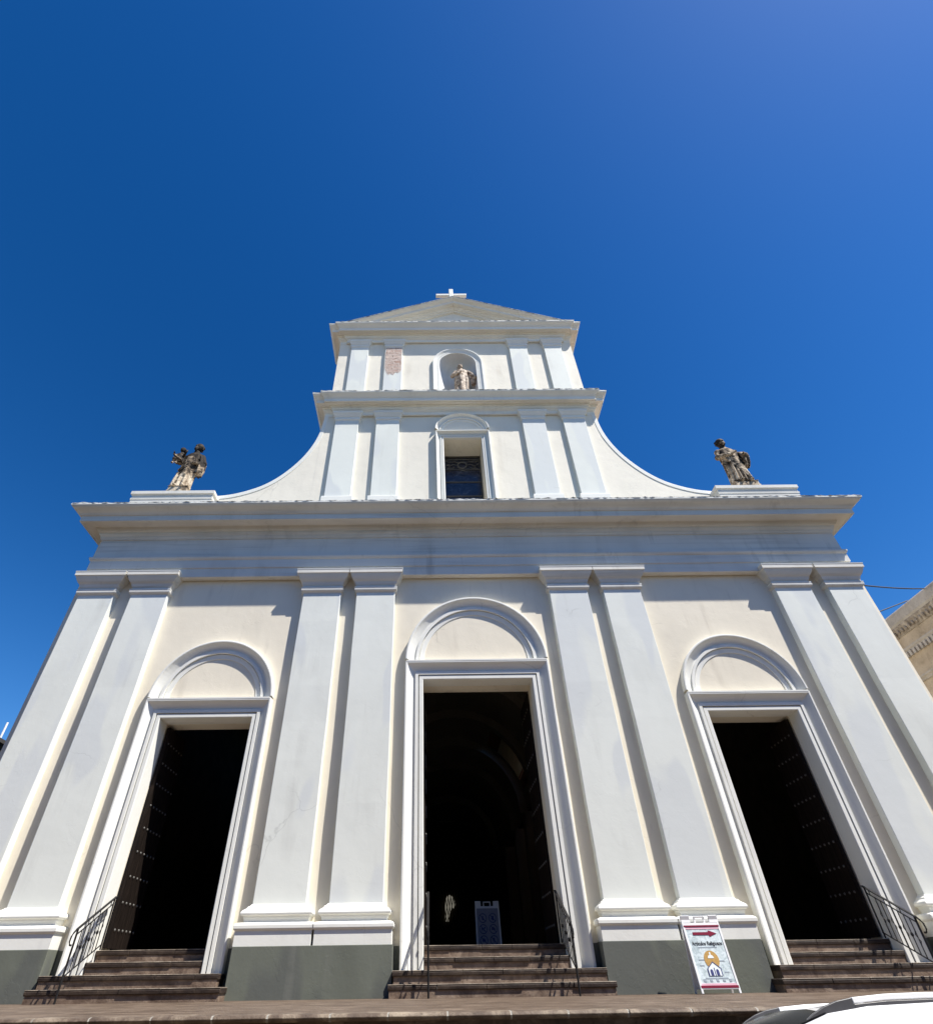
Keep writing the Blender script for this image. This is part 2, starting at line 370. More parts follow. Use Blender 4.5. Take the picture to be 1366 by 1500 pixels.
# interior: piers, arches and vault ribs
for y in (6, 10.5, 15, 19.5, 24, 30):
    for s in (-1,1): MB().box(s*4.2-.45, s*4.2+.45, y-.4, y+.4, .8, 7.2).obj('nave_pier', INNER, church)
def half_ring(r, zc, n=24): return [(r*math.cos(math.pi*k/n), zc+r*math.sin(math.pi*k/n)) for k in range(n+1)]
vm = MB(); ys = [WT, 6, 10.5, 15.6, 18.9, 24, 34, 41.3]
hr = half_ring(3.95, 7.2)
for i in range(len(ys)-1):
    for k in range(len(hr)-1):
        if i == 3 and 2 <= k <= 7: continue
        vm.add([(hr[k][0],ys[i],hr[k][1]),(hr[k+1][0],ys[i],hr[k+1][1]),(hr[k+1][0],ys[i+1],hr[k+1][1]),(hr[k][0],ys[i+1],hr[k][1])], [(0,1,2,3)])
vm.obj('vault', INNER, church)
for y, r in ((6,3.94),(10.5,3.94),(15,3.94),(19.5,3.94),(24,3.94),(30,3.3)):
    rb = MB(); a = half_ring(r, 7.2); b = half_ring(r-.4, 7.2)
    for k in range(len(a)-1):
        q = [(a[k],b[k]),(a[k+1],b[k+1])]
        vs = [(p[0],yy,p[1]) for yy in (y-.3,y+.3) for pr_ in q for p in pr_]
        rb.add(vs, [(0,1,3,2),(4,6,7,5),(1,5,7,3),(0,2,6,4)])
    rb.obj('vault_rib', INNER, church)
# far pale lattice window deep inside
lw = MB().box(-.26,.60,40.9,41.2,4.3,6.6)
# --- moulded door surrounds
def surround_profile(w, dep=.4):
    return [(0,-dep),(0,.065),(.014,.075),(w*.21,.075),(w*.22,.006),(w*.265,.006),(w*.27,.092),(w*.43,.092),(w*.44,.042),(w*.50,.042),(w*.56,.056),(w*.66,.086),(w*.76,.122),(w*.85,.168),(w*.87,.184),(w*.90,.192),(w*.97,.192),(w,.178),(w,-.02)]
def arch_profile(w):
    return [(-.03,-.02),(-.03,.018),(0,.022),(w*.20,.032),(w*.21,.006),(w*.25,.006),(w*.255,.078),(w*.42,.080),(w*.43,.036),(w*.50,.038),(w*.56,.052),(w*.66,.082),(w*.76,.118),(w*.85,.165),(w*.87,.182),(w*.90,.190),(w*.97,.190),(w,.176),(w,-.02)]
BASEZ = .402
for idx, (c,h,t,ro,zs) in enumerate(DOORS):
    w = ro-h
    fr = MB().face([(c-h,BASEZ),(c-h,t),(c+h,t),(c+h,BASEZ)], surround_profile(w)).obj('door_frame', TRIM, church)
    MB().face(arc(c, zs, ro-w, 44), arch_profile(w)).obj('arch_moulding', TRIM, fr)
    MB().box(c-ro+.03, c+ro-.03, -.198, .0, t+w-.012, t+w+.028).obj('transom_ledge', TRIM, fr)
    # soffit and jambs further in
    MB().face([(c-h-.012,.805),(c-h-.012,t+.012),(c+h+.012,t+.012),(c+h+.012,.805)], [(0,-.402),(0,-.86)]).obj('inner_reveal', CREAM, fr)
    # doors, opened inward against the reveals
    for s in (-1, 1):
        tuck = (idx == 0); xw = c+s*(h+.05 if tuck else h-.03); x0, x1 = sorted((xw, xw-s*.09)); L = h*.98; y0 = .88 if tuck else .44
        dm = MB(); npl = 6
        for k in range(npl):
            ya = y0+L*k/npl+.006; yb = y0+L*(k+1)/npl-.006
            dm.box(x0, x1, ya, yb, .84, t-.06)
        dm.box(x0+.012*(s>0)+.0, x1-.012*(s<0), y0, y0+L, .85, t-.07)
        nw_ = len(dm.f); st = dm; rows = 9
        for r_ in range(rows):
            z = 1.15+(t-1.6)*r_/(rows-1)
            for k in range(npl):
                st.sphere((xw-s*.095, y0+L*(k+.5)/npl, z), .027, 8, 5, (.8,1,1))
        dr = dm.obj('door', WOOD, church); dr.data.materials.append(STUD)
        for p_ in dr.data.polygons[nw_:]: p_.material_index = 1; p_.use_smooth = True

# --- pilasters
def pil_path(a, b, yf, yb=.02): return [(a,yb),(a,yf),(b,yf),(b,yb)]
def capital_main(a, b, par, yf=-.20):
    pr = [(0,9.05),(.012,9.075),(.055,9.115),(.062,9.14),(.062,9.225),(.045,9.25),(.02,9.262),(.02,9.29),(.05,9.33),(.06,9.37),(.075,9.41),(.12,9.46),(.16,9.53),(.185,9.59),(.20,9.635),(.225,9.645),(.225,9.745),(.235,9.785),(.0,9.80)]
    MB().plan(pil_path(a,b,yf), [(.20,9.752),(.232,9.755),(.238,9.79),(.0,9.803)]).obj('abacus', TRIM, par)
    MB().plan(pil_path(a,b,yf), [(.05,9.205),(.066,9.208),(.068,9.238),(.03,9.262)]).obj('necking', TRIM, par)
    return MB().plan(pil_path(a,b,yf), pr).obj('capital', CORN, par)
def base_main(a, b, par, yf=-.20):
    pr = [(0,1.50),(.02,1.495),(.03,1.475),(.075,1.45),(.085,1.44),(.085,1.425),(.13,1.40),(.165,1.37),(.178,1.34),(.175,1.315),(.155,1.30),(.125,1.295),(.12,1.265),(.105,1.235),(.10,1.20),(.10,1.19),(.19,1.18),(.235,1.16),(.25,1.135),(.25,1.085),(.235,1.06),(.212,1.05),(.212,.802)]
    return MB().plan(pil_path(a,b,yf), pr).obj('base', TRIM, par, bevel=.006)
PIL = [(-11.67,-10.62),(-10.11,-9.03),(-5.01,-3.90),(-3.43,-2.30),(2.30,3.43),(3.90,5.01),(9.03,10.11),(10.62,11.67)]
for a, b in PIL:
    rings = []
    for i in range(9):                               # slightly uneven hand-plastered shaft
        z = 1.49+(9.07-1.49)*i/8; e = [random.uniform(-.006,.006) for _ in range(3)]
        rings.append([(a+e[0],.02,z),(a+e[0],-.20+e[1],z),(b+e[2],-.20+e[1],z),(b+e[2],.02,z)])
    p = MB().loft(rings, False, False).obj('pilaster', WHITE, church, bevel=.012)
    capital_main(a, b, p); base_main(a, b, p)
# pedestals (grey dado) under each pair
for a, b in ((-11.885,-8.815),(-5.22,-2.065),(2.065,5.22),(8.815,11.885)):
    MB().plan(pil_path(a,b,-.42,.02), [(-.02,.803),(.0,.801),(.005,-.05)]).obj('pedestal', GREY, church, bevel=.008)
for a, b in ((-8.81,-8.645),(-5.395,-5.225),(-2.06,-1.945),(1.945,2.06),(5.225,5.415),(8.645,8.81)): MB().box(a,b,-.03,.02,-.05,.79).obj('dado', GREY, church)

# --- main entablature
YF = -.22
ent = [(-11.72,WT),(-11.72,YF),(11.72,YF),(11.72,WT)]
MB().plan(ent, [(-.2,9.66),(0.0,9.66),(.0,9.97),(.03,9.975),(.03,10.27),(.055,10.285),(.075,10.32),(.085,10.34),(.085,10.39),(.0,10.40)]).obj('architrave', CORN, church)
MB().plan(ent, [(.0,10.38),(0,11.14)]).obj('frieze', CORN, church)
crn = MB().plan(ent, [(-.02,11.09),(.03,11.09),(.03,11.13),(.05,11.15),(.06,11.21),(.10,11.26),(.11,11.30),(.11,11.33),(.16,11.35),(.19,11.40),(.215,11.455),(.23,11.47),(.545,11.47),(.555,11.44),(.575,11.44),(.575,11.64),(.61,11.65),(.625,11.68),(.66,11.72),(.72,11.765),(.80,11.81),(.845,11.85),(.86,11.88)]).obj('cornice', CORN, church)
# ragged lichen-covered top edge
def ragged(path_pts, out, z0, z1, y_in, par):
    mb = MB(); rings = []
    P = path_pts
    for i in range(len(P)-1):
        a, b = Vector(P[i]), Vector(P[i+1]); L = (b-a).length; n = max(2, int(L/.10)); d = (b-a).normalized(); nn = Vector((d.y,-d.x))
        for k in range(n):
            p = a+(b-a)*(k/n)
            j = random.uniform(-.012,.016); h = random.uniform(-.016,.008)+(.025 if random.random() < .05 else 0)
            q = p+nn*(out+j); r_ = p-nn*y_in
            if k == 0 and i > 0: continue
            rings.append([(p.x+nn.x*(out-.05),p.y+nn.y*(out-.05),z0-.0),(q.x,q.y,z0),(q.x,q.y,z1+h),(r_.x,r_.y,z1+.09)])
        if i == len(P)-2: rings.append([(b.x+nn.x*(out-.05),b.y+nn.y*(out-.05),z0),(b.x+nn.x*out,b.y+nn.y*out,z0),(b.x+nn.x*out,b.y+nn.y*out,z1),(b.x-nn.x*y_in,b.y-nn.y*y_in,z1+.09)])
    return mb.loft(rings, False, False).obj('cornice_edge', LICHEN, par)
o_ = .865
MB().plan([(-11.72,WT+.3),(-11.72,YF),(11.72,YF),(11.72,WT+.3)], [(.86,11.875),(.875,11.89),(.875,11.925),(.86,11.935)]).obj('cornice_fillet', TRIM, crn)
ragged([(-11.72-.865,YF-.865),(11.72+.865,YF-.865)], .012, 11.925, 11.955, .8, crn)
MB().box(-12.55,12.55,-1.05,WT+.3,11.86,11.93).obj('cornice_roof', LICHEN, crn)

# --- second tier
T2 = 5.36; CX = .02
gx2 = [-T2,-.73+.04,.73+.04,T2]; 
w2 = MB(); grid_wall(w2, [-T2,-.71+.04,.79,T2], [11.9,12.9,16.02,18.0], [(-.69,.78,12.9,16.02)], 0, .9)
w2.box(-T2,T2,.9,1.6,11.9,12.88); w2.box(-T2,-.9,.9,1.6,12.88,18.0); w2.box(1.0,T2,.9,1.6,12.88,18); w2.box(-.9,1.0,.9,1.6,16.1,18)
w2.obj('attic_wall', CREAM_UP, church)
fz = MB().face([(.04-.71,12.8),(.04-.71,16.0),(.04+.73,16.0),(.04+.73,12.8)], surround_profile(.30,.05)).obj('window_frame', TRIM, church)
# deep splayed reveal
MB().face([(.04-.72,12.8),(.04-.72,16.012),(.04+.74,16.012),(.04+.74,12.8)], [(0,-.05),(0,-.98)]).obj('window_reveal', CREAM_UP, fz)
ap = [(p[0]*.66, p[1]*.8) for p in arch_profile(.46)]
MB().face(arc(.05, 16.47, .74, 36, .80), ap).obj('arch_moulding', TRIM, fz)
MB().box(.05-1.0,.05+1.0,-.155,.0,16.29,16.34).obj('transom_ledge', TRIM, fz)
win = MB().box(-.68,.78,.955,.97,12.7,16.0).obj('window', WGLASS, church)
wf = MB()
for z in (13.9,14.62,15.28): wf.box(-.68,.78,.925,.962,z-.028,z+.028)
for xx in (-.66,.76): wf.box(xx-.035,xx+.035,.92,.963,12.7,16.0)
wf.box(-.68,.78,.92,.963,15.93,16.0)
wf.obj('window_bar', WFRAME, win)
ring = MB(); pts = [(.05+.17*math.cos(2*math.pi*k/28), .925, 15.50+.16*math.sin(2*math.pi*k/28)) for k in range(29)]
ring.tube(pts, .030, 6, False)
for s in (-1,1):
    ring.tube([(.05+s*.18,.93,15.50),(.05+s*.34,.93,15.56),(.05+s*.5,.93,15.46),(.05+s*.6,.93,15.56)], .014, 6)
    ring.tube([(.05+s*.10,.93,15.62),(.05+s*.28,.93,15.70),(.05+s*.48,.93,15.68),(.05+s*.64,.93,15.74)], .015, 6)
    ring.tube([(.05+s*.62,.93,15.30),(.05+s*.5,.93,15.36),(.05+s*.42,.93,15.34),(.05+s*.3,.93,15.38)], .013, 6)
ring.tube([(-.6,.93,15.80),(.05,.93,15.84),(.7,.93,15.80)], .014, 6)
ring.tube([(-.6,.93,15.36),(-.56,.93,15.5),(-.44,.93,15.55)], .020, 6)
ring.tube([(.0,.93,15.2),(.05,.93,15.23),(.14,.93,15.2)], .016, 6)
ring.obj('tracery', WOLD, win)
cap2 = [(0,16.98),(.01,17.0),(.035,17.03),(.04,17.06),(.04,17.11),(.02,17.13),(.02,17.16),(.05,17.20),(.08,17.27),(.11,17.32),(.125,17.34),(.125,17.41),(.135,17.44),(0,17.45)]
for a, b in ((-4.87,-3.96),(-3.28,-2.38),(2.42,3.31),(4.02,4.89)):
    p = MB().plan(pil_path(a,b,-.12), [(0,12.4),(0,17.0)]).obj('pilaster', WHITE, church, bevel=.012)
    MB().plan(pil_path(a,b,-.12), cap2).obj('capital', TRIM, p)
    MB().plan(pil_path(a,b,-.12), [(.0,13.0),(.03,12.99),(.07,12.96),(.075,12.93),(.075,12.3)]).obj('base', TRIM, p)
def upper_cornice(hw, brk, z0, par, k=1.0, cx=.03):
    pr = [(-.02,0),(.05,0),(.05,.17),(.075,.18),(.075,.21),(.13,.25),(.15,.30),(.15,.33),(.20,.35),(.20,.40),(.385,.42),(.395,.40),(.41,.40),(.41,.56),(.43,.57),(.45,.61),(.52,.68),(.56,.72),(.575,.76),(.575,.80)]
    pr = [(o*k, z0+z*k*1.12) for o, z in pr]
    c = MB().plan([(-hw+cx,1.6),(-hw+cx,.04),(hw+cx,.04),(hw+cx,1.6)], pr).obj('cornice', PEDI, par)
    c2 = MB().plan([(-brk+cx,.1),(-brk+cx,-.045),(brk+cx,-.045),(brk+cx,.1)], pr).obj('cornice_break', PEDI, c)
    zt = pr[-1][1]; o = pr[-1][0]
    MB().box(-hw-o+.02+cx, hw+o-.02+cx, .04-o+.02, 1.6, zt-.04, zt+.012).obj('cornice_roof', LICHEN, c)
    ragged([(-brk-o+cx,-.045-o),(brk+o+cx,-.045-o)], .004, zt-.01, zt+.018, .4, c)
    ragged([(-hw-o+cx,.04-o),(-brk-o+cx,.04-o)], .004, zt-.01, zt+.018, .3, c)
    ragged([(brk+o+cx,.04-o),(hw+o+cx,.04-o)], .004, zt-.01, zt+.018, .3, c)
    return c
upper_cornice(5.30, 4.98, 17.33, church)
# --- sweeping scrolls either side
crv = [(5.30,17.6),(5.36,16.92),(5.42,16.40),(5.55,15.85),(5.78,15.25),(6.10,14.68),(6.55,14.10),(7.05,13.66),(7.58,13.38),(8.12,13.20),(8.62,13.12)]
def smooth_curve(p, n=6):
    out = []
    for i in range(len(p)-1):
        p0 = p[max(i-1,0)]; p1 = p[i]; p2 = p[i+1]; p3 = p[min(i+2,len(p)-1)]
        for k in range(n):
            t = k/n
            out.append(tuple(.5*((2*b)+(-a+c)*t+(2*a-5*b+4*c-d)*t*t+(-a+3*b-3*c+d)*t**3) for a,b,c,d in zip(p0,p1,p2,p3)))
    return out+[p[-1]]
sc = smooth_curve(crv)
for s in (-1, 1):
    top = [(s*x+.02, z) for x, z in sc]; poly = top+[(s*8.62+.02,11.85),(s*5.2,11.85),(s*5.2,17.6)]
    n = len(poly)
    mb = MB().add([(x,.004,z) for x,z in poly]+[(x,.55,z) for x,z in poly], [tuple(range(n)),tuple(range(n,2*n))]+[(i,(i+1)%n,n+(i+1)%n,n+i) for i in range(n)])
    so_ = mb.obj('scroll_wall', CREAM_UP, church)
    MB().face(top if s > 0 else top, [(0.045*s*1,-.58),(.045*s,.008),(.03*s,.014),(-.10*s,.014),(-.105*s,-.02)]).obj('scroll_coping', TRIM, so_)

# --- third tier with niche
T3 = 5.24; NC = .06; NR = .80; NZ = 20.86
w3 = MB(); T3L, T3R = -T3+.02, T3+.03
nz_ = [18.0]; 
# front face with arched niche opening built as strips
ap_ = arc(NC, NZ, NR+.01, 24)
front = [(T3L,18.0),(T3R,18.0),(T3R,22.5),(T3L,22.5)]
w3.add([(T3L,0,18.0),(NC-NR-.01,0,18.0),(NC-NR-.01,0,NZ),(NC-NR-.01,0,22.5),(T3L,0,22.5)], [(0,1,2,3,4)])
w3.add([(T3R,0,18.0),(NC+NR+.01,0,18.0),(NC+NR+.01,0,NZ),(NC+NR+.01,0,22.5),(T3R,0,22.5)], [(4,3,2,1,0)])
for k in range(24):
    a, b = ap_[k], ap_[k+1]; w3.add([(a[0],0,a[1]),(b[0],0,b[1]),(b[0],0,22.5),(a[0],0,22.5)], [(0,1,2,3)])
w3.box(T3L,T3R,1.2,1.6,18.0,23.2); w3.box(T3L,T3L+.4,.01,1.19,18,22.5); w3.box(T3R-.4,T3R,.01,1.19,18,22.5)
w3.obj('belfry_wall', CREAM_UP, church)
ni = MB(); nn_ = 20; rings = []
for k in range(nn_+1):
    t = math.pi*k/nn_; rings.append([(NC-NR*math.cos(t), NR*1.0*math.sin(t), z) for z in (18.75, NZ)])
ni.loft(rings, False, False)
rings = []
for i in range(11):
    e = math.pi/2*i/10; rings.append([(NC-NR*math.cos(math.pi*k/nn_)*math.cos(e), NR*math.sin(math.pi*k/nn_)*math.cos(e), NZ+NR*math.sin(e)) for k in range(nn_+1)])
ni.loft(rings, False, False)
ni.add([(NC-NR,-.02,18.76),(NC+NR,-.02,18.76),(NC+NR,NR,18.76),(NC-NR,NR,18.76)], [(0,1,2,3)])
nch = ni.obj('niche', plaster('niche_paint', (.70,.71,.71), .06, (.45,.44,.42), .4, .4, .2, 11), church, smooth=False)
pth = [(NC-NR,18.7)]+arc(NC,NZ,NR,32)+[(NC+NR,18.7)]
MB().face(pth, [(0,-.03),(0,.04),(.07,.045),(.08,.03),(.09,.05),(.14,.055),(.20,.085),(.235,.11),(.275,.11),(.28,-.02)]).obj('niche_frame', TRIM, nch)
cap3 = [(o, z+5.03+ (z-17.0)*.15) for o, z in cap2]
cap3 = [(o*.9, 22.03+(z-16.98)*1.08) for o, z in cap2]
PT3 = []
for a, b in ((-4.66,-3.88),(-3.13,-2.36),(2.43,3.23),(3.99,4.77)):
    p = MB().plan(pil_path(a,b,-.11), [(0,18.2),(0,22.05)]).obj('pilaster', WHITE, church, bevel=.012)
    MB().plan(pil_path(a,b,-.11), cap3).obj('capital', TRIM, p); PT3.append(p)
# exposed brick patch
bp_ = []
for k in range(9): bp_.append((-3.10+.70*k/8, 21.98+random.uniform(-.02,.02)))
for k in range(1,9): bp_.append((-2.40+random.uniform(-.02,.02), 21.98-1.6*k/8))
for k,(xx,zz) in enumerate([(-2.45,20.2),(-2.55,20.1),(-2.63,20.16),(-2.72,19.98),(-2.85,20.06),(-2.93,19.99),(-3.02,20.18)]): bp_.append((xx,zz))
for k in range(1,8): bp_.append((-3.08+random.uniform(-.025,.02), 20.3+1.65*k/8))
rim = [(-2.745+(x_+2.745)*1.10+random.uniform(-.015,.015), 21.0+(z_-21.0)*1.05+random.uniform(-.02,.02)) for x_,z_ in bp_]
rim = [(max(-3.128,min(-2.362,x_)), min(22.02,z_)) for x_,z_ in rim]
MB().add([(x_,-.113,z_) for x_,z_ in rim]+[(x_,-.09,z_) for x_,z_ in rim], [tuple(range(len(rim)))]+[(i,(i+1)%len(rim),len(rim)+(i+1)%len(rim),len(rim)+i) for i in range(len(rim))]).obj('broken_plaster_edge', plaster('broken_plaster', (.66,.60,.53), .2, (.3,.24,.2), .8, .6, .6, 13), PT3[1])
MB().add([(x_,-.118,z_) for x_,z_ in bp_]+[(x_,-.09,z_) for x_,z_ in bp_], [tuple(range(len(bp_)))]+[(i,(i+1)%len(bp_),len(bp_)+(i+1)%len(bp_),len(bp_)+i) for i in range(len(bp_))]).obj('brick_patch', BRICK, PT3[1])
upper_cornice(5.20, 4.90, 22.46, church, 1.0, .03)
# --- pediment
PX = .03; hb = 5.10; z0 = 23.36; za = 25.66; sl = math.atan2(za-z0, hb)
pm = MB().add([(PX-hb+.5,.05,z0-.2),(PX+hb-.5,.05,z0-.2),(PX,.05,za-.05),(PX-hb+.5,1.6,z0-.2),(PX+hb-.5,1.6,z0-.2),(PX,1.6,za-.05)], [(0,1,2),(5,4,3),(0,2,5,3),(1,4,5,2)])
ped = pm.obj('pediment', PEDI, church)
rk = [(-.44,-.06),(-.44,.05),(-.36,.06),(-.34,.12),(-.28,.15),(-.26,.20),(-.22,.21),(-.22,.36),(-.23,.38),(-.10,.40),(-.08,.44),(-.03,.52),(0,.55),(.03,.56)]
MB().face([(PX-hb,z0),(PX,za),(PX+hb,z0)], rk, .0).obj('raking_cornice', PEDI, ped)
MB().face([(PX-hb-.05,z0-.01),(PX,za+.005),(PX+hb+.05,z0-.01)], [(.028,-1.7),(.05,-1.7),(.058,.57),(.03,.572)]).obj('raking_edge', LICHEN, ped)
cr = MB().box(PX-.11,PX+.11,.45,.64,25.4,28.36); cr.box(PX-.80,PX-.111,.46,.63,27.72,27.88); cr.box(PX+.111,PX+.80,.46,.63,27.72,27.88)
cr.box(PX-.3,PX+.3,.26,.86,25.3,26.2)
cr.obj('cross', TRIM, church, bevel=.02)
# --- statue pedestals on the cornice
for s in (-1,1):
    a, b = (8.56, 11.27)
    x0, x1 = sorted((s*a, s*b))
    p = MB().plan([(x0,1.0),(x0,-.41),(x1,-.41),(x1,1.0)], [(0,11.9),(0,12.66),(.015,12.67),(.02,12.74),(.0,12.76),(.0,12.86),(.03,12.89),(.05,12.90),(.05,13.02)]).obj('statue_pedestal', CORN, church)
    MB().box(x0-.045,x1+.045,-.455,1.05,12.985,13.03).obj('pedestal_cap', TRIM, p)

# ------------------------------------------------------------------ flights of steps
def flight(c, spans, label):
    t = empty('stone_steps', (c,-.4,0)); tag(t, label, 'steps', 'flights of steps at the three doorways')
    for (xa, xb, yf, yb, z) in spans:
        mb = MB(); nb_ = MB(); jb = MB()
        mb.box(xa+.025-c, xb-.025-c, yf+.026+.4, yb+.4, z-.2, z-.085)
        x = xa
        while x < xb-.01:
            w = random.uniform(.55,.95); x1 = min(x+w, xb)
            if xb-x1 < .3: x1 = xb
            dz = random.uniform(-.006,.004); dy = random.uniform(-.012,.01)
            y_ = yf+.4
            pr = [(y_+.06,z-.088),(y_+.016+dy,z-.088),(y_+.003+dy,z-.075),(y_+dy,z-.035),(y_+.004+dy,z-.022+dz),(y_+.02+dy,z-.014),(yb+.4,z-.014),(yb+.4,z-.087)]
            nb_.loft([[(q-c,y,zz) for y,zz in pr] for q in (x+.003,x1-.003)])
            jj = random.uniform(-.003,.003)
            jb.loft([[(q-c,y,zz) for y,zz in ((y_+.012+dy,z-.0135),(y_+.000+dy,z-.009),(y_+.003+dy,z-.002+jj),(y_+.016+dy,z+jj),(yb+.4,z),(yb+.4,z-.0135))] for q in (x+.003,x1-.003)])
            x = x1
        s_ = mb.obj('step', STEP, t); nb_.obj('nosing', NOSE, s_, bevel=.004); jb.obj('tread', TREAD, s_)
    return t
flight(0, [(-2.11,2.11,-.86,-.40,.2),(-2.055,2.055,-.52,.02,.4),(-1.47,1.47,-.06,.30,.6),(-1.47,1.47,.24,1.2,.8)], 'brown stone steps between grey pedestals climbing to the tall central doorway')
for s, lab in ((-1,'brown stone steps below the smaller doorway under the child-carrying statue'), (1,'brown stone steps behind the white car, below the smaller doorway')):
    c = 7.02*s; h = 1.165
    def sp(a, b): return (min(s*a,s*b), max(s*a,s*b))
    flight(c, [sp(5.17,8.76)+(-.86,-.40,.2), sp(5.36,8.78)+(-.52,.02,.4), sp(7.02-h-.0,7.02+h+.0)+(-.06,.30,.6), sp(7.02-h,7.02+h)+(.24,1.2,.8)], lab)

# ------------------------------------------------------------------ railings
def railing(x, s, label):
    """s: side the curl bends to; built at local x=0"""
    t = empty('handrail', (x,-.5,0)); tag(t, label, 'railing', 'wrought iron handrails on the church steps')
    Y = lambda y: y+.5
    def top(y): return 1.06+(y+1.08)/(1.23)*(1.70-1.06)
    r = MB()
    def flat(mb, pts, w, h):
        rings = []
        for p in pts: rings.append([(p[0]-w,p[1],p[2]-h),(p[0]+w,p[1],p[2]-h),(p[0]+w,p[1],p[2]+h),(p[0]-w,p[1],p[2]+h)])
        mb.loft(rings)
    flat(r, [(0,Y(.15),top(.15)),(0,Y(-1.06),top(-1.06))], .024, .010)
    r.tube([(0,Y(-1.06),top(-1.06)),(0,Y(-1.13),1.02),(0,Y(-1.18),.96),(0,Y(-1.19),.88),(0,Y(-1.15),.83),(0,Y(-1.10),.83)], [.016,.016,.015,.014,.014,.018], 8)
    r.obj('top_rail', IRON, t)
    lo = MB(); lo.tube([(0,Y(.12),top(.12)-.10),(0,Y(-1.02),top(-1.02)-.10)], .012, 6)
    lo.tube([(0,Y(.12),.90),(0,Y(-1.0),.38)], .012, 6); lo.obj('lower_rail', IRON, t)
    for yy, zb in ((-1.02,0.0),(.10,.8)):
        MB().tube([(0,Y(yy),zb),(0,Y(yy),top(yy))], .019 if zb == 0 else .016, 8).obj('post', IRON, t)
    for k in range(7):
        yy = -.86+.82*k/6.5; zl = .38+(yy+1.0)/1.12*.52
        b = MB().tube([(0,Y(yy),zl),(0,Y(yy),top(yy)-.10)], .009, 6)
        zm = (zl+top(yy)-.1)/2
        if k % 2: b.sphere((0,Y(yy),zm), .026, 8, 6, (1,1,1.5))
        else: b.tube([(0,Y(yy)-.0,zm-.12),(0,Y(yy)-.035,zm-.05),(0,Y(yy)+.035,zm+.05),(0,Y(yy),zm+.12)], .008, 5)
        b.obj('baluster', IRON, t)
    for yy in (-.7,-.35,.0):
        MB().tube([(0,Y(yy),top(yy)-.1),(0,Y(yy),top(yy))], .008, 6).obj('spacer', IRON, t)
    return t
railing(-8.05, -1, 'black iron handrail in front of the doorway under the child-carrying statue')
railing(-1.36, -1, 'black iron handrail seen edge-on beside the left jamb of the central doorway')
railing(1.37, 1, 'black iron handrail beside the right jamb of the central doorway')
railing(8.03, 1, 'black iron handrail at the doorway behind the white car')

# ------------------------------------------------------------------ A-frame signs
def text_mesh(name, txt, size, mat, parent, x, z, y=-.004, bold=0.0, fit=None):
    cu = bpy.data.curves.new(name, 'FONT'); cu.body = txt; cu.size = size; cu.align_x = 'CENTER'; cu.align_y = 'CENTER'; cu.offset = bold; cu.extrude = .0008
    tmp = bpy.data.objects.new(name, cu); COL.objects.link(tmp)
    me = bpy.data.meshes.new_from_object(tmp.evaluated_get(bpy.context.evaluated_depsgraph_get())) if False else None
    dg = bpy.context.evaluated_depsgraph_get(); me = bpy.data.meshes.new_from_object(tmp.evaluated_get(dg))
    bpy.data.objects.remove(tmp)
    me.materials.clear(); me.materials.append(mat)
    xs = [v.co.x for v in me.vertices]; k = (fit/(max(xs)-min(xs))) if fit else 1.0
    o = bpy.data.objects.new(name, me); COL.objects.link(o); o.parent = parent
    o.rotation_euler = (R(90),0,0); o.location = (x,y,z); o.scale = (k,1,1)
    return o
def prism(pts, y0, y1):
    n = len(pts); return MB().add([(x,y0,z) for x,z in pts]+[(x,y1,z) for x,z in pts], [tuple(range(n)),tuple(reversed(range(n,2*n)))]+[(i,(i+1)%n,n+(i+1)%n,n+i) for i in range(n)])
def circ(cx, cz, r, n=28): return [(cx+r*math.cos(2*math.pi*k/n), cz+r*math.sin(2*math.pi*k/n)) for k in range(n)]
def aframe(loc, rz, wd, ht, lean, label, front_builder):
    t = empty('sandwich_board', loc, rz); tag(t, label, 'sign')
    for side in (0, 1):
        pn = empty_panel = MB()
        # frame: border, bottom feet, top with carry handle
        h = wd/2; b = .035
        pn.box(-h,-h+b,0,.035,0,ht-.12); pn.box(h-b,h,0,.035,0,ht-.12); pn.box(-h+b,h-b,.002,.033,.06,.10); pn.box(-h+b,h-b,.002,.033,ht-.17,ht-.12)
        pn.box(-h,-h+wd*.24,0,.035,ht-.12,ht); pn.box(h-wd*.24,h,0,.035,ht-.12,ht)
        pn.box(-.105,-.075,.004,.031,ht-.12,ht-.01); pn.box(.075,.105,.004,.031,ht-.12,ht-.01); pn.box(-.075,.075,.004,.031,ht-.035,ht-.01)
        pn.box(-h+b,h-b,.012,.028,.10,ht-.17)
        o = pn.obj('board', SIGNW, t, bevel=.003)
        if side == 0:
            o.rotation_euler = (-lean,0,0); front_builder(o, wd, ht)
        else:
            o.rotation_euler = (-lean,0,R(180)); o.location = (0, 2*ht*math.sin(lean)+.01, 0)
    return t
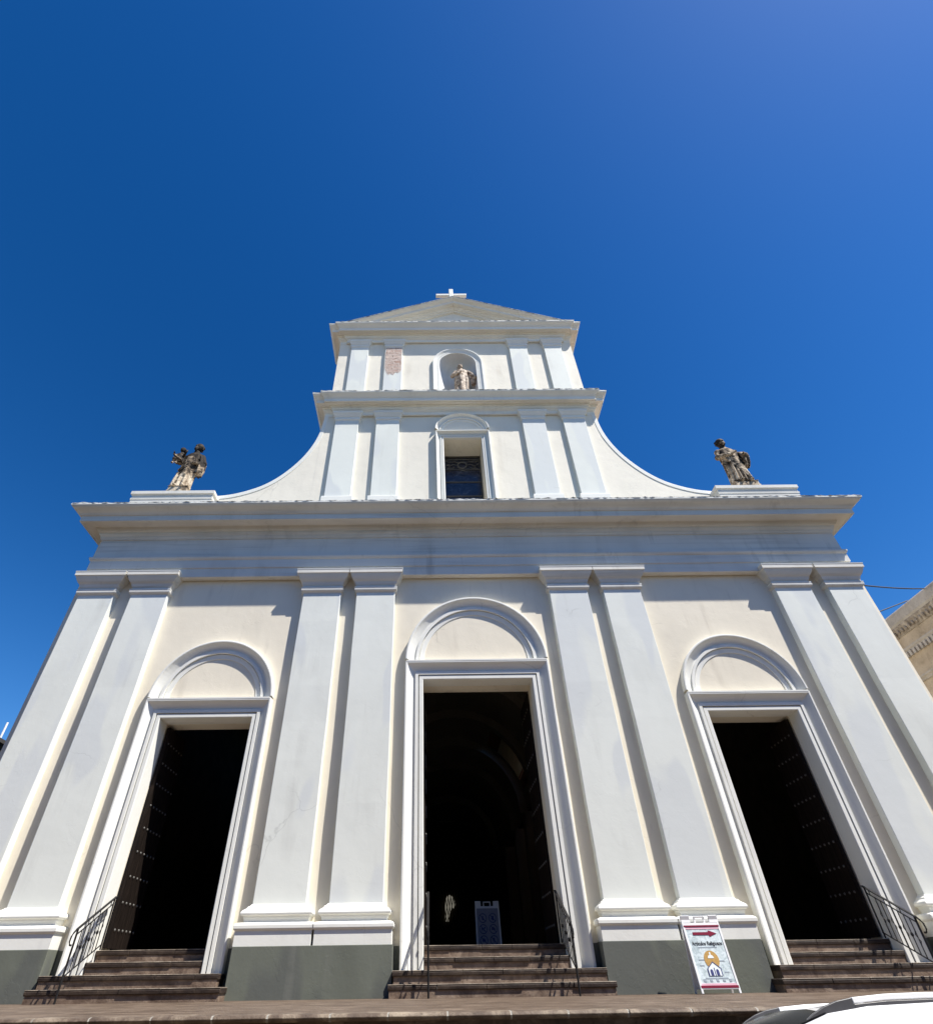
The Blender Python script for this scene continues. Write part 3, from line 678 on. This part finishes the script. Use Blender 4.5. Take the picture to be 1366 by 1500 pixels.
def front_shop(o, wd, ht):
    h = wd/2-.036; y = .010
    prism([(-h,.11),(h,.11),(h,ht-.18),(-h,ht-.18)], y-.001, y+.002).obj('poster', MARBLE, o)
    pz = lambda f: .11+(ht-.29)*f
    MB().box(-h-.02,h+.02,-.004,.006,.078,.112).obj('stripe', RED, o); MB().box(-h-.02,h+.02,-.004,.006,pz(1)-.004,pz(1)+.02).obj('stripe', RED, o)
    MB().box(-h,h,.004,.0085,.112,.142).obj('pink_band', m_simple('pink_print',(.75,.45,.52),.5), o); MB().box(-h,h,.004,.0085,pz(.955),pz(1)-.005).obj('pink_band', bpy.data.materials['pink_print'], o)
    za = pz(.875); prism([(-.20,za-.022),(.10,za-.022),(.10,za-.05),(.245,za),(.10,za+.05),(.10,za+.022),(-.20,za+.022)], .002, .008).obj('arrow', RED, o)
    text_mesh('lettering', 'Artículos Religiosos', .085, INK, o, .01, pz(.70), .006, .0015, .56)
    prism(circ(.005,pz(.425),.135), .004, .008).obj('emblem_disc', ORANGE, o)
    zc = pz(.425)
    prism([(-.055,zc+.02)]+[(.055*math.cos(R(180-180*k/12))+.0,zc+.02+.05*math.sin(R(180*k/12))) for k in range(13)]+[(.055,zc+.02)], .001, .0035).obj('emblem_dome', PALEP, o)
    prism([(-.012,zc+.072),(.012,zc+.072),(.012,zc+.11),(-.012,zc+.11)], .001, .0035).obj('emblem_lantern', PALEP, o)
    zb = zc-.105
    MB().box(-.125,.125,.001,.0035,zb-.13,zb-.02).obj('emblem_building', PALEP, o)
    prism([(-.10,zb-.02),(0,zb+.065),(.10,zb-.02)], .0005, .0035).obj('emblem_gable', PALEP, o)
    dk = MB()
    for xx in (-.06,.045):
        q = prism([(xx-.026,zb-.128)]+[(xx+.026*math.cos(R(180-180*k/8)),zb-.065+.03*math.sin(R(180*k/8))) for k in range(9)]+[(xx+.026,zb-.128)], -.001, .0008); dk.add(q.v,q.f)
    for xx in (-.118,.118,-.004): dk.box(xx-.008,xx+.008,-.001,.0008,zb-.13,zb-.015)
    for p, q in (((-.11,zb-.02),(0,zb+.07)),((0,zb+.07),(.11,zb-.02))): dk.tube([(p[0],.0,p[1]),(q[0],.0,q[1])], .006, 5)
    dk.obj('emblem_line', INKB, o)
    gp = MB()
    for k in range(5): gp.box(-.23+.115*k-.022,-.23+.115*k+.022,.004,.0085,.165,.205-.01*(k%2))
    for xx, zz, w_ in ((0,zc+.185,.17),(0,zb-.165,.20),(-.18,zc,.05),(.18,zc-.02,.05),(-.2,zb+.02,.04),(.21,zb-.08,.04)): gp.box(xx-w_,xx+w_,.006,.0088,zz-.009,zz+.009)
    gp.obj('faded_print', GREYP, o)
aframe((3.905,-1.08,0.009), R(-3), .70, 1.17, R(10.5), 'white sandwich board with red arrow, standing before the grey pedestal beside the central steps', front_shop)
def front_rules(o, wd, ht):
    h = wd/2-.036
    prism([(-h,.10),(h,.10),(h,ht-.17),(-h,ht-.17)], .009, .012).obj('poster', m_simple('shade_blue_poster',(.27,.28,.34),.6,0,.2,.05), o)  # dim bluish shade inside the doorway put into the poster colour
    for r_ in range(3):
        for c_ in range(2):
            cx = -.135+.27*c_; cz = .23+.245*r_+.02
            m = MB(); m.tube([(cx+.10*math.cos(2*math.pi*k/24),.006,cz+.10*math.sin(2*math.pi*k/24)) for k in range(25)], .010, 5, False)
            m.tube([(cx-.064,.006,cz+.064),(cx+.064,.006,cz-.064)], .009, 5)
            i = r_*2+c_
            if i == 0: m.box(cx-.04,cx+.04,.004,.008,cz-.03,cz+.02); m.box(cx-.015,cx+.015,.004,.008,cz+.021,cz+.04)
            elif i == 1: m.box(cx-.012,cx+.012,.004,.008,cz-.055,cz+.05); m.box(cx-.035,cx-.013,.004,.008,cz-.01,cz+.05)
            elif i == 2: m.box(cx-.05,cx+.02,.004,.008,cz-.012,cz+.02); m.box(cx-.045,cx-.03,.004,.008,cz-.05,cz-.013); m.box(cx+.0,cx+.014,.004,.008,cz-.05,cz-.013); m.sphere((cx+.038,.006,cz+.028),.02,8,5,(1,.15,1))
            elif i == 3: m.box(cx-.05,cx+.05,.004,.008,cz-.02,cz+.012); m.box(cx-.035,cx+.02,.004,.008,cz+.013,cz+.04)
            elif i == 4: m.sphere((cx,.006,cz+.03),.018,8,5,(1,.15,1)); m.box(cx-.02,cx+.02,.004,.008,cz-.045,cz+.01)
            else: m.box(cx-.025,cx+.025,.004,.008,cz-.05,cz+.045); m.box(cx-.045,cx-.026,.004,.008,cz-.02,cz+.0)
            m.obj('prohibition_icon', INKB, o)
aframe((.23,4.3,.80), 0, .66, 1.13, R(9), 'white sandwich board with six prohibition symbols, just inside the dark central doorway', front_rules)

# ------------------------------------------------------------------ glowing lattice window far inside and pews
lat = MB()
glow = NT('daylit_glass'); glow.base((.75,.72,.62)); glow.b.inputs['Emission Color'].default_value = (1,.93,.75,1); glow.b.inputs['Emission Strength'].default_value = .11; glow.set(.5)
pz0, pz1 = 3.9, 5.8
lat = prism([(-.26,3.85),(.02,3.85),(.10,4.35),(.30,4.75),(.52,4.70),(.60,5.0),(.45,5.4),(.2,5.62),(-.05,5.55),(-.24,5.2)], 40.9, 41.0)
lat.obj('altar_window', glow.m, church)
lt = MB()
for k in range(7): lt.tube([(-.5+.2*k,40.85,3.6),(-.1+.2*k,40.85,5.9)], .03, 5); lt.tube([(-.5+.22*k,40.83,5.9),(-.1+.2*k,40.83,3.6)], .03, 5)
lt.obj('altar_lattice', IRON, church)

# ------------------------------------------------------------------ statues
def bake_remesh(name, mb, voxel, mat, parent, smooth_it=3):
    me = bpy.data.meshes.new(name); me.from_pydata(mb.v, [], mb.f)
    bm = bmesh.new(); bm.from_mesh(me); bmesh.ops.recalc_face_normals(bm, faces=bm.faces); bm.to_mesh(me); bm.free()
    tmp = bpy.data.objects.new(name, me); COL.objects.link(tmp)
    r = tmp.modifiers.new('r','REMESH'); r.mode = 'VOXEL'; r.voxel_size = voxel
    s = tmp.modifiers.new('s','SMOOTH'); s.factor = .5; s.iterations = smooth_it
    dg = bpy.context.evaluated_depsgraph_get(); out = bpy.data.meshes.new_from_object(tmp.evaluated_get(dg))
    bpy.data.objects.remove(tmp)
    for p in out.polygons: p.use_smooth = True
    out.materials.clear(); out.materials.append(mat); out.name = name
    o = bpy.data.objects.new(name, out); COL.objects.link(o); o.parent = parent; return o
def limb(mb, pts, rad):
    mb.tube(pts, rad, 12)
    for p, r in zip(pts, rad): mb.sphere(p, r, 12, 8)
def robe(mb, rows, folds=9, amp=.05, seed=0, n=48, twist=.3):
    rings = []
    for (z, cx, cy, rx, ry, f) in rows:
        ring = []
        for k in range(n):
            t = 2*math.pi*k/n
            q = 1+amp*f*(math.sin(folds*t+seed+z*twist*4)+.5*math.sin((folds*1.7)*t+seed*2-z*twist*3))
            ring.append((cx+rx*q*math.cos(t), cy+ry*q*math.sin(t), z))
        rings.append(ring)
    # interpolate extra rings for smoothness
    mb.loft(rings)
def head(mb, c, r, face_dir=(0,-1), beard=False, hairlen=.0, tilt=0.0):
    x, y, z = c; dx, dy = face_dir
    mb.sphere((x,y,z), r, 18, 14, (.82,.92,1.08))
    mb.sphere((x+dx*r*.45,y+dy*r*.45,z-r*.48), r*.55, 12, 8, (.9,.9,.8))            # jaw
    mb.tube([(x+dx*r*.88,y+dy*r*.88,z+r*.12),(x+dx*r*1.10,y+dy*r*1.10,z-r*.22)], [r*.10,r*.17], 8)   # nose
    mb.sphere((x+dx*r*.80,y+dy*r*.80,z+r*.20), r*.22, 10, 6, (1.9,.8,.45))             # brow
    px, py = -dy, dx
    for s in (-1,1):
        mb.sphere((x+s*px*r*.83,y+s*py*r*.83,z-r*.05), r*.2, 8, 6, (.6,.8,1.3))         # ears
        mb.sphere((x+dx*r*.80+s*px*r*.34,y+dy*r*.80+s*py*r*.34,z+r*.02), r*.11, 8, 6)   # eyes
    mb.sphere((x+dx*r*.86,y+dy*r*.86,z-r*.50), r*.16, 8, 6, (1.7,.8,.5))                # mouth
    mb.sphere((x-dx*r*.18,y-dy*r*.18,z+r*.22), r*1.02, 16, 10, (.92,.98,1.0))           # hair
    for k in range(9):
        a = 2*math.pi*k/9; mb.sphere((x-dx*r*.3+r*.75*math.cos(a),y-dy*r*.3+r*.75*math.sin(a),z+r*(.25+.3*math.sin(3*a))), r*.34, 8, 6)
    if hairlen:
        for s in (-1,1): limb(mb, [(x+s*px*r*.8-dx*r*.2,y+s*py*r*.8-dy*r*.2,z), (x+s*px*r*.85-dx*r*.3,y+s*py*r*.85-dy*r*.3,z-hairlen)], [r*.32,r*.24])
    if beard:
        limb(mb, [(x+dx*r*.72,y+dy*r*.72,z-r*.70),(x+dx*r*.85,y+dy*r*.85,z-r*1.15),(x+dx*r*.8,y+dy*r*.8,z-r*1.55)], [r*.45,r*.36,r*.18])
def hand(mb, c, d, up, r=.05):
    """a palm with four fingers and a thumb; d = pointing direction, up = finger-spread axis"""
    c = Vector(c); d = Vector(d).normalized(); up = Vector(up).normalized()
    mb.sphere(c, r*1.05, 10, 7)
    for k, L in enumerate((1.7,2.0,1.9,1.5)):
        p0 = c+up*r*(.75-.5*k)+d*r*.6; curl = d.cross(up)*r*.5
        limb(mb, [p0, p0+d*r*L*.6, p0+d*r*L+curl], [r*.30,r*.27,r*.2])
    q = c+up*r*1.0; limb(mb, [q, q+up*r*.6+d*r*.7], [r*.32,r*.24])

def statue_base(t, w, d, h, mat):
    MB().plan([(-w,d),(-w,-d),(w,-d),(w,d)], [(0,0),(.0,h*.3),(-.02,h*.4),(-.02,h),(-.2,h)]).add([(-w,-d,h-.002),(w,-d,h-.002),(w,d,h-.002),(-w,d,h-.002)],[(0,1,2,3)]).obj('plinth', mat, t)

# bearded man carrying a child on his right arm
t = empty('statue', (-9.86,-.12,13.03)); tag(t, 'weathered stone statue of a robed man carrying a small child, on roof pedestal', 'statue')
statue_base(t, .34, .30, .28, STATUE)
mb = MB()
robe(mb, [(.27,-.02,0,.30,.25,1.5),(.45,-.02,0,.28,.24,1.5),(.75,-.01,-.01,.28,.24,1.4),(1.0,0,-.02,.29,.24,1.2),(1.25,.02,-.02,.31,.24,1.0),(1.5,.03,-.01,.33,.23,.9),(1.75,.05,0,.36,.23,.7),(1.92,.06,.0,.35,.21,.5),(2.05,.06,.01,.27,.17,.2),(2.12,.06,.01,.13,.12,0),(2.24,.06,-.01,.10,.10,0)], 8, .06, 1)
# cloak fall on the left side
robe(mb, [(1.05,.36,.02,.12,.16,1.5),(1.3,.38,.0,.15,.18,1.5),(1.6,.38,.0,.15,.17,1.2),(1.85,.33,.0,.14,.16,.8),(1.98,.27,.0,.10,.12,.3)], 6, .12, 2, 32)
# left arm bent at the hip, right arm cradling the child
limb(mb, [(.33,.0,1.93),(.47,-.02,1.60),(.30,-.24,1.42)], [.115,.105,.075]); hand(mb, (.24,-.27,1.42), (-1,-.2,0), (0,0,1), .05)
limb(mb, [(-.23,.0,1.92),(-.36,-.12,1.58),(-.40,-.34,1.60)], [.115,.105,.08]); hand(mb, (-.42,-.40,1.62), (-.3,-1,.1), (0,0,1), .05)
# diagonal drapery
for k in range(5): limb(mb, [(.30-.03*k,-.17-.012*k,1.70-.1*k),(.05,-.27,1.35-.12*k),(-.27,-.20,1.12-.17*k)], [.030,.045,.028])
for k, xx in enumerate((-.2,-.05,.12)): limb(mb, [(xx,-.24,.95),(xx*1.05-.02,-.27,.6),(xx*1.15-.03,-.27,.30)], [.03,.045,.05])
limb(mb, [(-.12,-.25,.30),(-.13,-.36,.29)], [.06,.05]); limb(mb, [(.12,-.25,.30),(.14,-.35,.29)], [.06,.05])
head(mb, (.09,-.03,2.43), .165, (-.25,-.97), True, .10)
bake_remesh('body', mb, .016, STATUE, t, 2)
mb = MB()   # the child, sitting on the arm
robe(mb, [(1.50,-.36,-.22,.15,.15,1),(1.62,-.37,-.20,.16,.15,1),(1.78,-.38,-.17,.13,.12,1),(1.92,-.38,-.16,.13,.10,.6),(2.00,-.38,-.16,.08,.08,.3),(2.05,-.38,-.16,.05,.05,0)], 6, .08, 3, 28)
head(mb, (-.38,-.19,2.15), .105, (-.2,-.98))
limb(mb, [(-.28,-.18,1.93),(-.20,-.28,1.82),(-.15,-.33,1.90)], [.05,.045,.035]); hand(mb, (-.13,-.34,1.93), (.3,-.3,1), (1,0,0), .028)
limb(mb, [(-.48,-.18,1.93),(-.55,-.26,1.80),(-.53,-.38,1.80)], [.05,.045,.035]); hand(mb, (-.52,-.41,1.81), (.2,-1,.2), (0,0,1), .028)
for s in (-1,1): limb(mb, [(-.36+s*.07,-.28,1.56),(-.37+s*.07,-.42,1.50),(-.38+s*.06,-.42,1.28),(-.38+s*.06,-.47,1.25)], [.07,.06,.04,.035])
bake_remesh('child_figure', mb, .012, STATUE, t, 1)

# robed man with crossed arms and bunched cloak
t = empty('statue', (9.72,-.12,13.03)); tag(t, 'weathered stone statue of a robed man, hand on chest, alone on roof pedestal', 'statue')
statue_base(t, .42, .30, .28, STATUE_B)
mb = MB()
robe(mb, [(.27,.0,0,.33,.26,1.6),(.5,.0,0,.31,.25,1.6),(.8,.0,-.01,.30,.25,1.4),(1.1,.0,-.02,.31,.25,1.2),(1.35,.0,-.02,.31,.24,1.0),(1.6,-.01,-.01,.32,.23,.8),(1.82,-.01,0,.35,.22,.6),(1.97,-.02,.0,.33,.20,.4),(2.07,-.02,.01,.24,.16,.2),(2.14,-.03,.01,.13,.12,0),(2.25,-.04,-.01,.10,.10,0)], 8, .065, 4)
limb(mb, [(-.31,.0,1.95),(-.43,-.06,1.62),(-.16,-.30,1.55),(.02,-.31,1.64)], [.115,.11,.075,.05]); hand(mb, (.05,-.31,1.66), (1,0,.35), (0,-.2,1), .05)
limb(mb, [(.29,.0,1.95),(.46,-.02,1.66),(.40,-.30,1.55)], [.115,.105,.085]); hand(mb, (.36,-.36,1.53), (-.6,-1,-.1), (0,0,1), .05)
# cloak bundle over the left forearm
robe(mb, [(1.05,.42,-.12,.08,.10,1.5),(1.2,.43,-.14,.12,.14,1.5),(1.45,.45,-.14,.15,.17,1.4),(1.62,.46,-.12,.16,.17,1.2),(1.76,.43,-.08,.13,.14,.6),(1.86,.38,-.04,.07,.09,.2)], 5, .16, 5, 32)
for k in range(6): limb(mb, [(-.30+.015*k,-.16-.015*k,1.62-.06*k),(-.06+.02*k,-.29,1.34-.13*k),(.20+.02*k,-.27,.95-.15*k)], [.028,.042,.03])
for k, xx in enumerate((-.22,-.10,.03,.2)): limb(mb, [(xx*.8,-.24,1.15-.1*(k%2)),(xx,-.28,.7),(xx*1.15,-.28,.30)], [.026,.04,.05])
limb(mb, [(-.13,-.25,.30),(-.14,-.36,.29)], [.06,.05]); limb(mb, [(.16,-.25,.30),(.19,-.36,.29)], [.06,.05])
head(mb, (-.05,-.03,2.44), .165, (.10,-.99), True, .06)
bake_remesh('body', mb, .016, STATUE_B, t, 2)

# figure in the niche
t = empty('statue', (.22,.24,18.765)); tag(t, 'pale stone statue with spread cloak standing inside the arched niche below the pediment', 'statue')
statue_base(t, .30, .26, .20, NSTATUE)
mb = MB()
robe(mb, [(.2,0,0,.30,.24,1.5),(.6,0,0,.28,.23,1.5),(1.0,0,-.01,.30,.24,1.3),(1.3,.0,-.02,.31,.23,1.1),(1.5,.0,-.01,.29,.21,.9),(1.7,.0,0,.30,.20,.6),(1.83,.0,0,.27,.17,.3),(1.92,.0,0,.13,.11,0),(2.02,.0,0,.085,.085,0)], 7, .08, 6)
limb(mb, [(-.26,.0,1.80),(-.40,-.05,1.48),(-.18,-.26,1.42),(-.04,-.27,1.54)], [.10,.095,.07,.05]); hand(mb, (-.02,-.27,1.57), (.6,0,1), (1,0,-.4), .045)
limb(mb, [(.26,.0,1.80),(.46,-.06,1.52),(.58,-.14,1.28)], [.11,.12,.09]); hand(mb, (.60,-.17,1.22), (.1,-.4,-1), (0,1,0), .045)
robe(mb, [(.95,.50,.02,.10,.10,1.5),(1.2,.52,.0,.14,.12,1.4),(1.45,.46,.0,.15,.13,1.2),(1.65,.36,.0,.15,.13,.8),(1.80,.28,.0,.10,.10,.3)], 5, .15, 2, 28)
for k in range(5): limb(mb, [(.24-.02*k,-.15,1.66-.08*k),(.0,-.24,1.38-.11*k),(-.24,-.18,1.2-.15*k)], [.026,.04,.026])
head(mb, (-.03,-.02,2.17), .14, (.15,-.98), False, .22)
bake_remesh('body', mb, .015, NSTATUE, t, 2)

# ------------------------------------------------------------------ neighbouring buildings
rb_ = empty('stone_building', (20,14,0)); tag(rb_, 'weathered beige stone building with dentilled cornice beyond the right pilasters', 'building')
def loc_obj(mb, name, mat, par):
    off = par.location; mb.v = [(x-off.x,y-off.y,z-off.z) for x,y,z in mb.v]; return mb.obj(name, mat, par)
loc_obj(MB().box(17.0,27,1.2,32,GZ,10.9), 'wall', BEIGE, rb_)
pp = [(27,32),(17.0,32),(17.0,1.2),(27,1.2)]
pp = [(17.0,32),(17.0,1.2),(27,1.2)]
loc_obj(MB().plan(pp, [(.0,10.50),(.14,10.52),(.16,10.56),(.18,10.60),(.18,10.95),(.12,11.02),(-.3,11.02)]), 'parapet', BEIGE2, rb_)
loc_obj(MB().plan(pp, [(.0,10.16),(.03,10.18),(.05,10.24),(.09,10.33),(.13,10.42),(.15,10.47),(.15,10.52)]), 'blackened_cornice', DARKMOULD, rb_)
eg = MB(); y = 1.3
while y < 20: eg.sphere((16.90,y,10.33), .075, 8, 6, (.7,.8,1.3)); y += .2
loc_obj(eg, 'egg_moulding', DARKMOULD, rb_)
loc_obj(MB().plan(pp, [(.0,9.62),(.02,9.66),(.05,9.70),(.05,9.76),(.0,9.78)]), 'string_course', BEIGE2, rb_)
dn = MB(); y = 1.3
while y < 20: dn.box(16.91,17.0,y,y+.11,9.40,9.60); y += .2
loc_obj(dn, 'dentil_row', BEIGE2, rb_)
loc_obj(MB().plan(pp, [(.0,8.45),(.05,8.48),(.06,8.55),(.10,8.60),(.10,8.66),(.0,8.68)]), 'string_course', BEIGE2, rb_)
wn = MB()
for y in (4.2,8.2,12.2,16.2,20.2):
    loc_obj(MB().box(16.97,17.05,y,y+1.3,4.6,7.6), 'window', CARG, rb_)
    f = MB(); f.box(16.90,17.02,y-.18,y,4.5,7.8); f.box(16.90,17.02,y+1.3,y+1.48,4.5,7.8); f.box(16.90,17.02,y,y+1.3,7.6,7.8); loc_obj(f, 'window_frame', BEIGE2, rb_)

lb = empty('dark_building', (-20,12,0)); tag(lb, 'low dark neighbouring building just visible beyond the left pilaster', 'building')
loc_obj(MB().box(-28,-16,5.0,30,GZ,6.6), 'wall', DARKW, lb); loc_obj(MB().box(-28.1,-15.9,4.9,30.1,6.601,6.72), 'roof', DARKW, lb)
loc_obj(MB().tube([(-16.05,5.2,6.7),(-16.05,5.2,7.30)], .035, 8), 'vent_pipe', PVC, lb)
def cable(a, b, sag, label):
    pts = []
    for k in range(17):
        u = k/16; pts.append((a[0]+(b[0]-a[0])*u, a[1]+(b[1]-a[1])*u, a[2]+(b[2]-a[2])*u-sag*4*u*(1-u)))
    o = MB().tube(pts, .022, 6).obj('power_cable', BLKP); tag(o, label, 'cable')
cable((11.9,.12,9.34), (17.2,3.2,11.10), .05, 'thin black cable tied to the capital corner, upper of two crossing the sky')
cable((11.93,1.4,8.73), (17.1,4.16,11.17), .02, 'thin black cable, lower of two, rising to the beige building')

# ------------------------------------------------------------------ added unseen houses across the street, to block low sky
for k,(x0,x1,h,cc,lab) in enumerate(((-40,-17,13.5,(.11,.095,.07),'ochre three storey house across the street, added out of view opposite the left doorway'),(-16.9,4,12.5,(.10,.10,.095),'grey three storey house across the street, added out of view opposite the central doorway'),(4.1,36,13.0,(.12,.09,.075),'rose coloured house across the street, added out of view opposite the right doorway'))):
    hs_ = empty('sky_blocker_house', ((x0+x1)/2,-27,GZ)); tag(hs_, lab, 'sky_blocker_house', 'added sky-blocking houses across the street')
    hm = plaster('sky_blocker_plaster', cc, .1, (.1,.09,.08), .3, .4, .3, 20+k)
    loc_obj(MB().box(x0,x1,-34,-24,GZ,h), 'wall', hm, hs_); loc_obj(MB().box(x0-.05,x1+.05,-34,-23.7,h+.001,h+.35), 'cornice', BEIGE2, hs_)
    x = x0+2
    while x < x1-2.5:
        for z in (0.2,4.4,8.4): loc_obj(MB().box(x,x+1.2,-24.05,-23.97,z,z+2.6), 'window', CARG, hs_)
        x += 3.4

# ------------------------------------------------------------------ parked car
car = empty('parked_car', (0,0,GZ)); tag(car, 'white car with roof rails parked in front of the church steps', 'car')
CL = 4.35; HW = .88; HT = 1.50       # built with its nose towards -X, nose at x=0
def sec(x, z0, z1, hw, n=3):         # rounded body section
    return [(x,-hw*.86,z0),(x,-hw,z0+(z1-z0)*.25),(x,-hw*1.0,z0+(z1-z0)*.6),(x,-hw*.97,z1-.06),(x,-hw*.90,z1),(x,-hw*.4,z1+.02),(x,hw*.4,z1+.02),(x,hw*.90,z1),(x,hw*.97,z1-.06),(x,hw,z0+(z1-z0)*.6),(x,hw,z0+(z1-z0)*.25),(x,hw*.86,z0)]
body = MB().loft([sec(0,.35,.62,.62),sec(.06,.25,.70,.72),sec(.25,.22,.80,.82),sec(.7,.2,.90,.87),sec(1.15,.2,.97,.88),sec(1.6,.2,.98,.89),sec(2.4,.2,.99,.89),sec(3.3,.2,1.0,.89),sec(3.9,.22,1.0,.86),sec(4.25,.28,.95,.80),sec(4.35,.36,.80,.74)])
body.obj('body', CARW, car, smooth=True).modifiers.new('s','SUBSURF').levels = 1
# greenhouse: pillars and roof as one shell, glass panels let into it
def gsec(x, zb, zt, hb_, ht_):
    dz = zt-zb
    return [(x,-hb_,zb),(x,-(hb_*.55+ht_*.45),zb+dz*.45),(x,-ht_*1.015,zb+dz*.84),(x,-ht_*.985,zb+dz*.93),(x,-ht_*.92,zb+dz*.975),(x,-ht_*.5,zt+.012),(x,0,zt+.018),(x,ht_*.5,zt+.012),(x,ht_*.92,zb+dz*.975),(x,ht_*.985,zb+dz*.93),(x,ht_*1.015,zb+dz*.84),(x,(hb_*.55+ht_*.45),zb+dz*.45),(x,hb_,zb)]
gs = [gsec(.98,.90,.98,.80,.76),gsec(1.25,.93,1.14,.82,.74),gsec(1.5,.95,1.28,.83,.70),gsec(1.72,.95,1.385,.84,.675),gsec(1.95,.95,1.45,.84,.665),gsec(2.25,.96,1.485,.84,.66),gsec(2.7,.96,1.50,.84,.66),gsec(3.2,.96,1.495,.84,.655),gsec(3.6,.96,1.465,.83,.65),gsec(3.9,.96,1.40,.80,.63),gsec(4.15,.95,1.18,.78,.66),gsec(4.28,.93,.98,.74,.70)]
roof = MB().loft(gs, False, True).obj('roof', CARW, car, smooth=True)
# windscreen lies just proud of the sloping shell
def gpt(i, j): return Vector(gs[i][j])
ws = MB(); rows_ = []
for i in range(0,5):
    k = [gpt(i,3).lerp(gpt(i,4),.8), gpt(i,5), gpt(i,6), gpt(i,7), gpt(i,9).lerp(gpt(i,8),.8)]
    rows_.append([(p.x-.010,p.y*.97,p.z+.012) for p in k])
ws.loft(rows_, False, False).obj('windscreen', CARG, car, smooth=True)
for s, jj in ((-1,(0,1,2)),(1,(12,11,10))):
    for name, i0, i1, in (('front_window',3,6),('rear_window',6,9)):
        m = MB(); rr = []
        for i in range(i0, i1+1):
            a, b, c_ = (gpt(i,j) for j in jj)
            top_ = b.lerp(c_, .12) if i not in (3,) else a.lerp(b,.9)
            if i == i1 and i1 == 9: top_ = b
            e = .05 if i == i0 else (-.05 if i == i1 else 0)
            rr.append([(p.x+e,p.y+s*.006,p.z) for p in (a.lerp(b,.08), b, top_)])
        m.loft(rr, False, False).obj(name, CARG, car, smooth=True)
    # roof rail: dark ramp, satin bar
    yr = s*.575
    rl = MB(); rt = [1.86,2.0,2.12,2.25]; 
    rl.loft([[(x,yr-.022,z-.03),(x,yr+.022,z-.03),(x,yr+.015,z+h_),(x,yr-.015,z+h_)] for x,z,h_ in ((1.78,1.40,.0),(1.86,1.425,.016),(1.95,1.445,.032),(2.05,1.462,.042),(2.16,1.474,.046))])
    rl.loft([[(x,yr-.022,z-.03),(x,yr+.022,z-.03),(x,yr+.016,z+h_),(x,yr-.016,z+h_)] for x,z,h_ in ((2.1605,1.474,.012),(2.4,1.49,.012),(2.7,1.496,.011),(3.2,1.492,.011),(3.45,1.478,.011))])
    rl.loft([[(x,yr-.022,z-.03),(x,yr+.022,z-.03),(x,yr+.015,z+h_),(x,yr-.015,z+h_)] for x,z,h_ in ((3.4505,1.478,.046),(3.6,1.465,.036),(3.75,1.44,.016),(3.85,1.41,.0))])
    rr_ = rl.obj('roof_rail', RAILG, car, bevel=.004)
    MB().loft([[(x,yr-.020,z+.0125),(x,yr+.020,z+.0125),(x,yr+.018,z+.046),(x,yr-.018,z+.046)] for x,z in ((2.162,1.475),(2.4,1.491),(2.7,1.497),(3.2,1.493),(3.44,1.479))]).obj('rail_bar', RAILS, rr_, bevel=.005)
    # wheels
    for wx in (.86,3.5):
        w = empty('wheel'); w.parent = car
        bpy.data.objects.remove(w)
        ty = MB(); n = 28; rings = []
        for r_, yy in ((.20,.02),(.31,.0),(.335,.03),(.335,.19),(.31,.22),(.20,.20)):
            rings.append([(wx+r_*math.cos(2*math.pi*k/n), s*(.70+yy), .335+r_*math.sin(2*math.pi*k/n)) for k in range(n)])
        wo_ = ty.loft(rings, True, True).obj('wheel', RUBBER, car, smooth=False)
        rm = MB()
        for k in range(5):
            a = 2*math.pi*k/5; rm.tube([(wx,s*.925,.335),(wx+.19*math.cos(a),s*.915,.335+.19*math.sin(a))], .03, 6)
        rm.tube([(wx+.2*math.cos(2*math.pi*k/20),s*.91,.335+.2*math.sin(2*math.pi*k/20)) for k in range(21)], .02, 6)
        rm.obj('rim', RAILS, wo_)
    MB().sphere((1.30,s*.98,1.03), .10, 12, 8, (.6,1.0,.8)).obj('wing_mirror', CARW, car, smooth=True)
    MB().sphere((.16,s*.58,.68), .12, 12, 8, (.9,1.1,.5)).obj('headlight', LAMPR, car, smooth=True)
    MB().sphere((4.27,s*.66,.86), .10, 12, 8, (.6,1.0,1.0)).obj('tail_light', LAMPRED, car, smooth=True)
    hd = MB(); hd.box(2.0,2.16,s*.90-.012,s*.90+.012,.86,.89); hd.box(3.0,3.16,s*.90-.012,s*.90+.012,.86,.89); hd.obj('door_handle', CARW, car)
MB().box(.0-.02,.05,-.5,.5,.36,.56).obj('grille', BLKP, car)
MB().box(-.03,.0,-.26,.26,.30,.35).obj('bumper_trim', BLKP, car)
car.location = (-.49,-8.55,GZ+.124); car.rotation_euler = (R(-4.2),0,0)   # stands on the cambered road
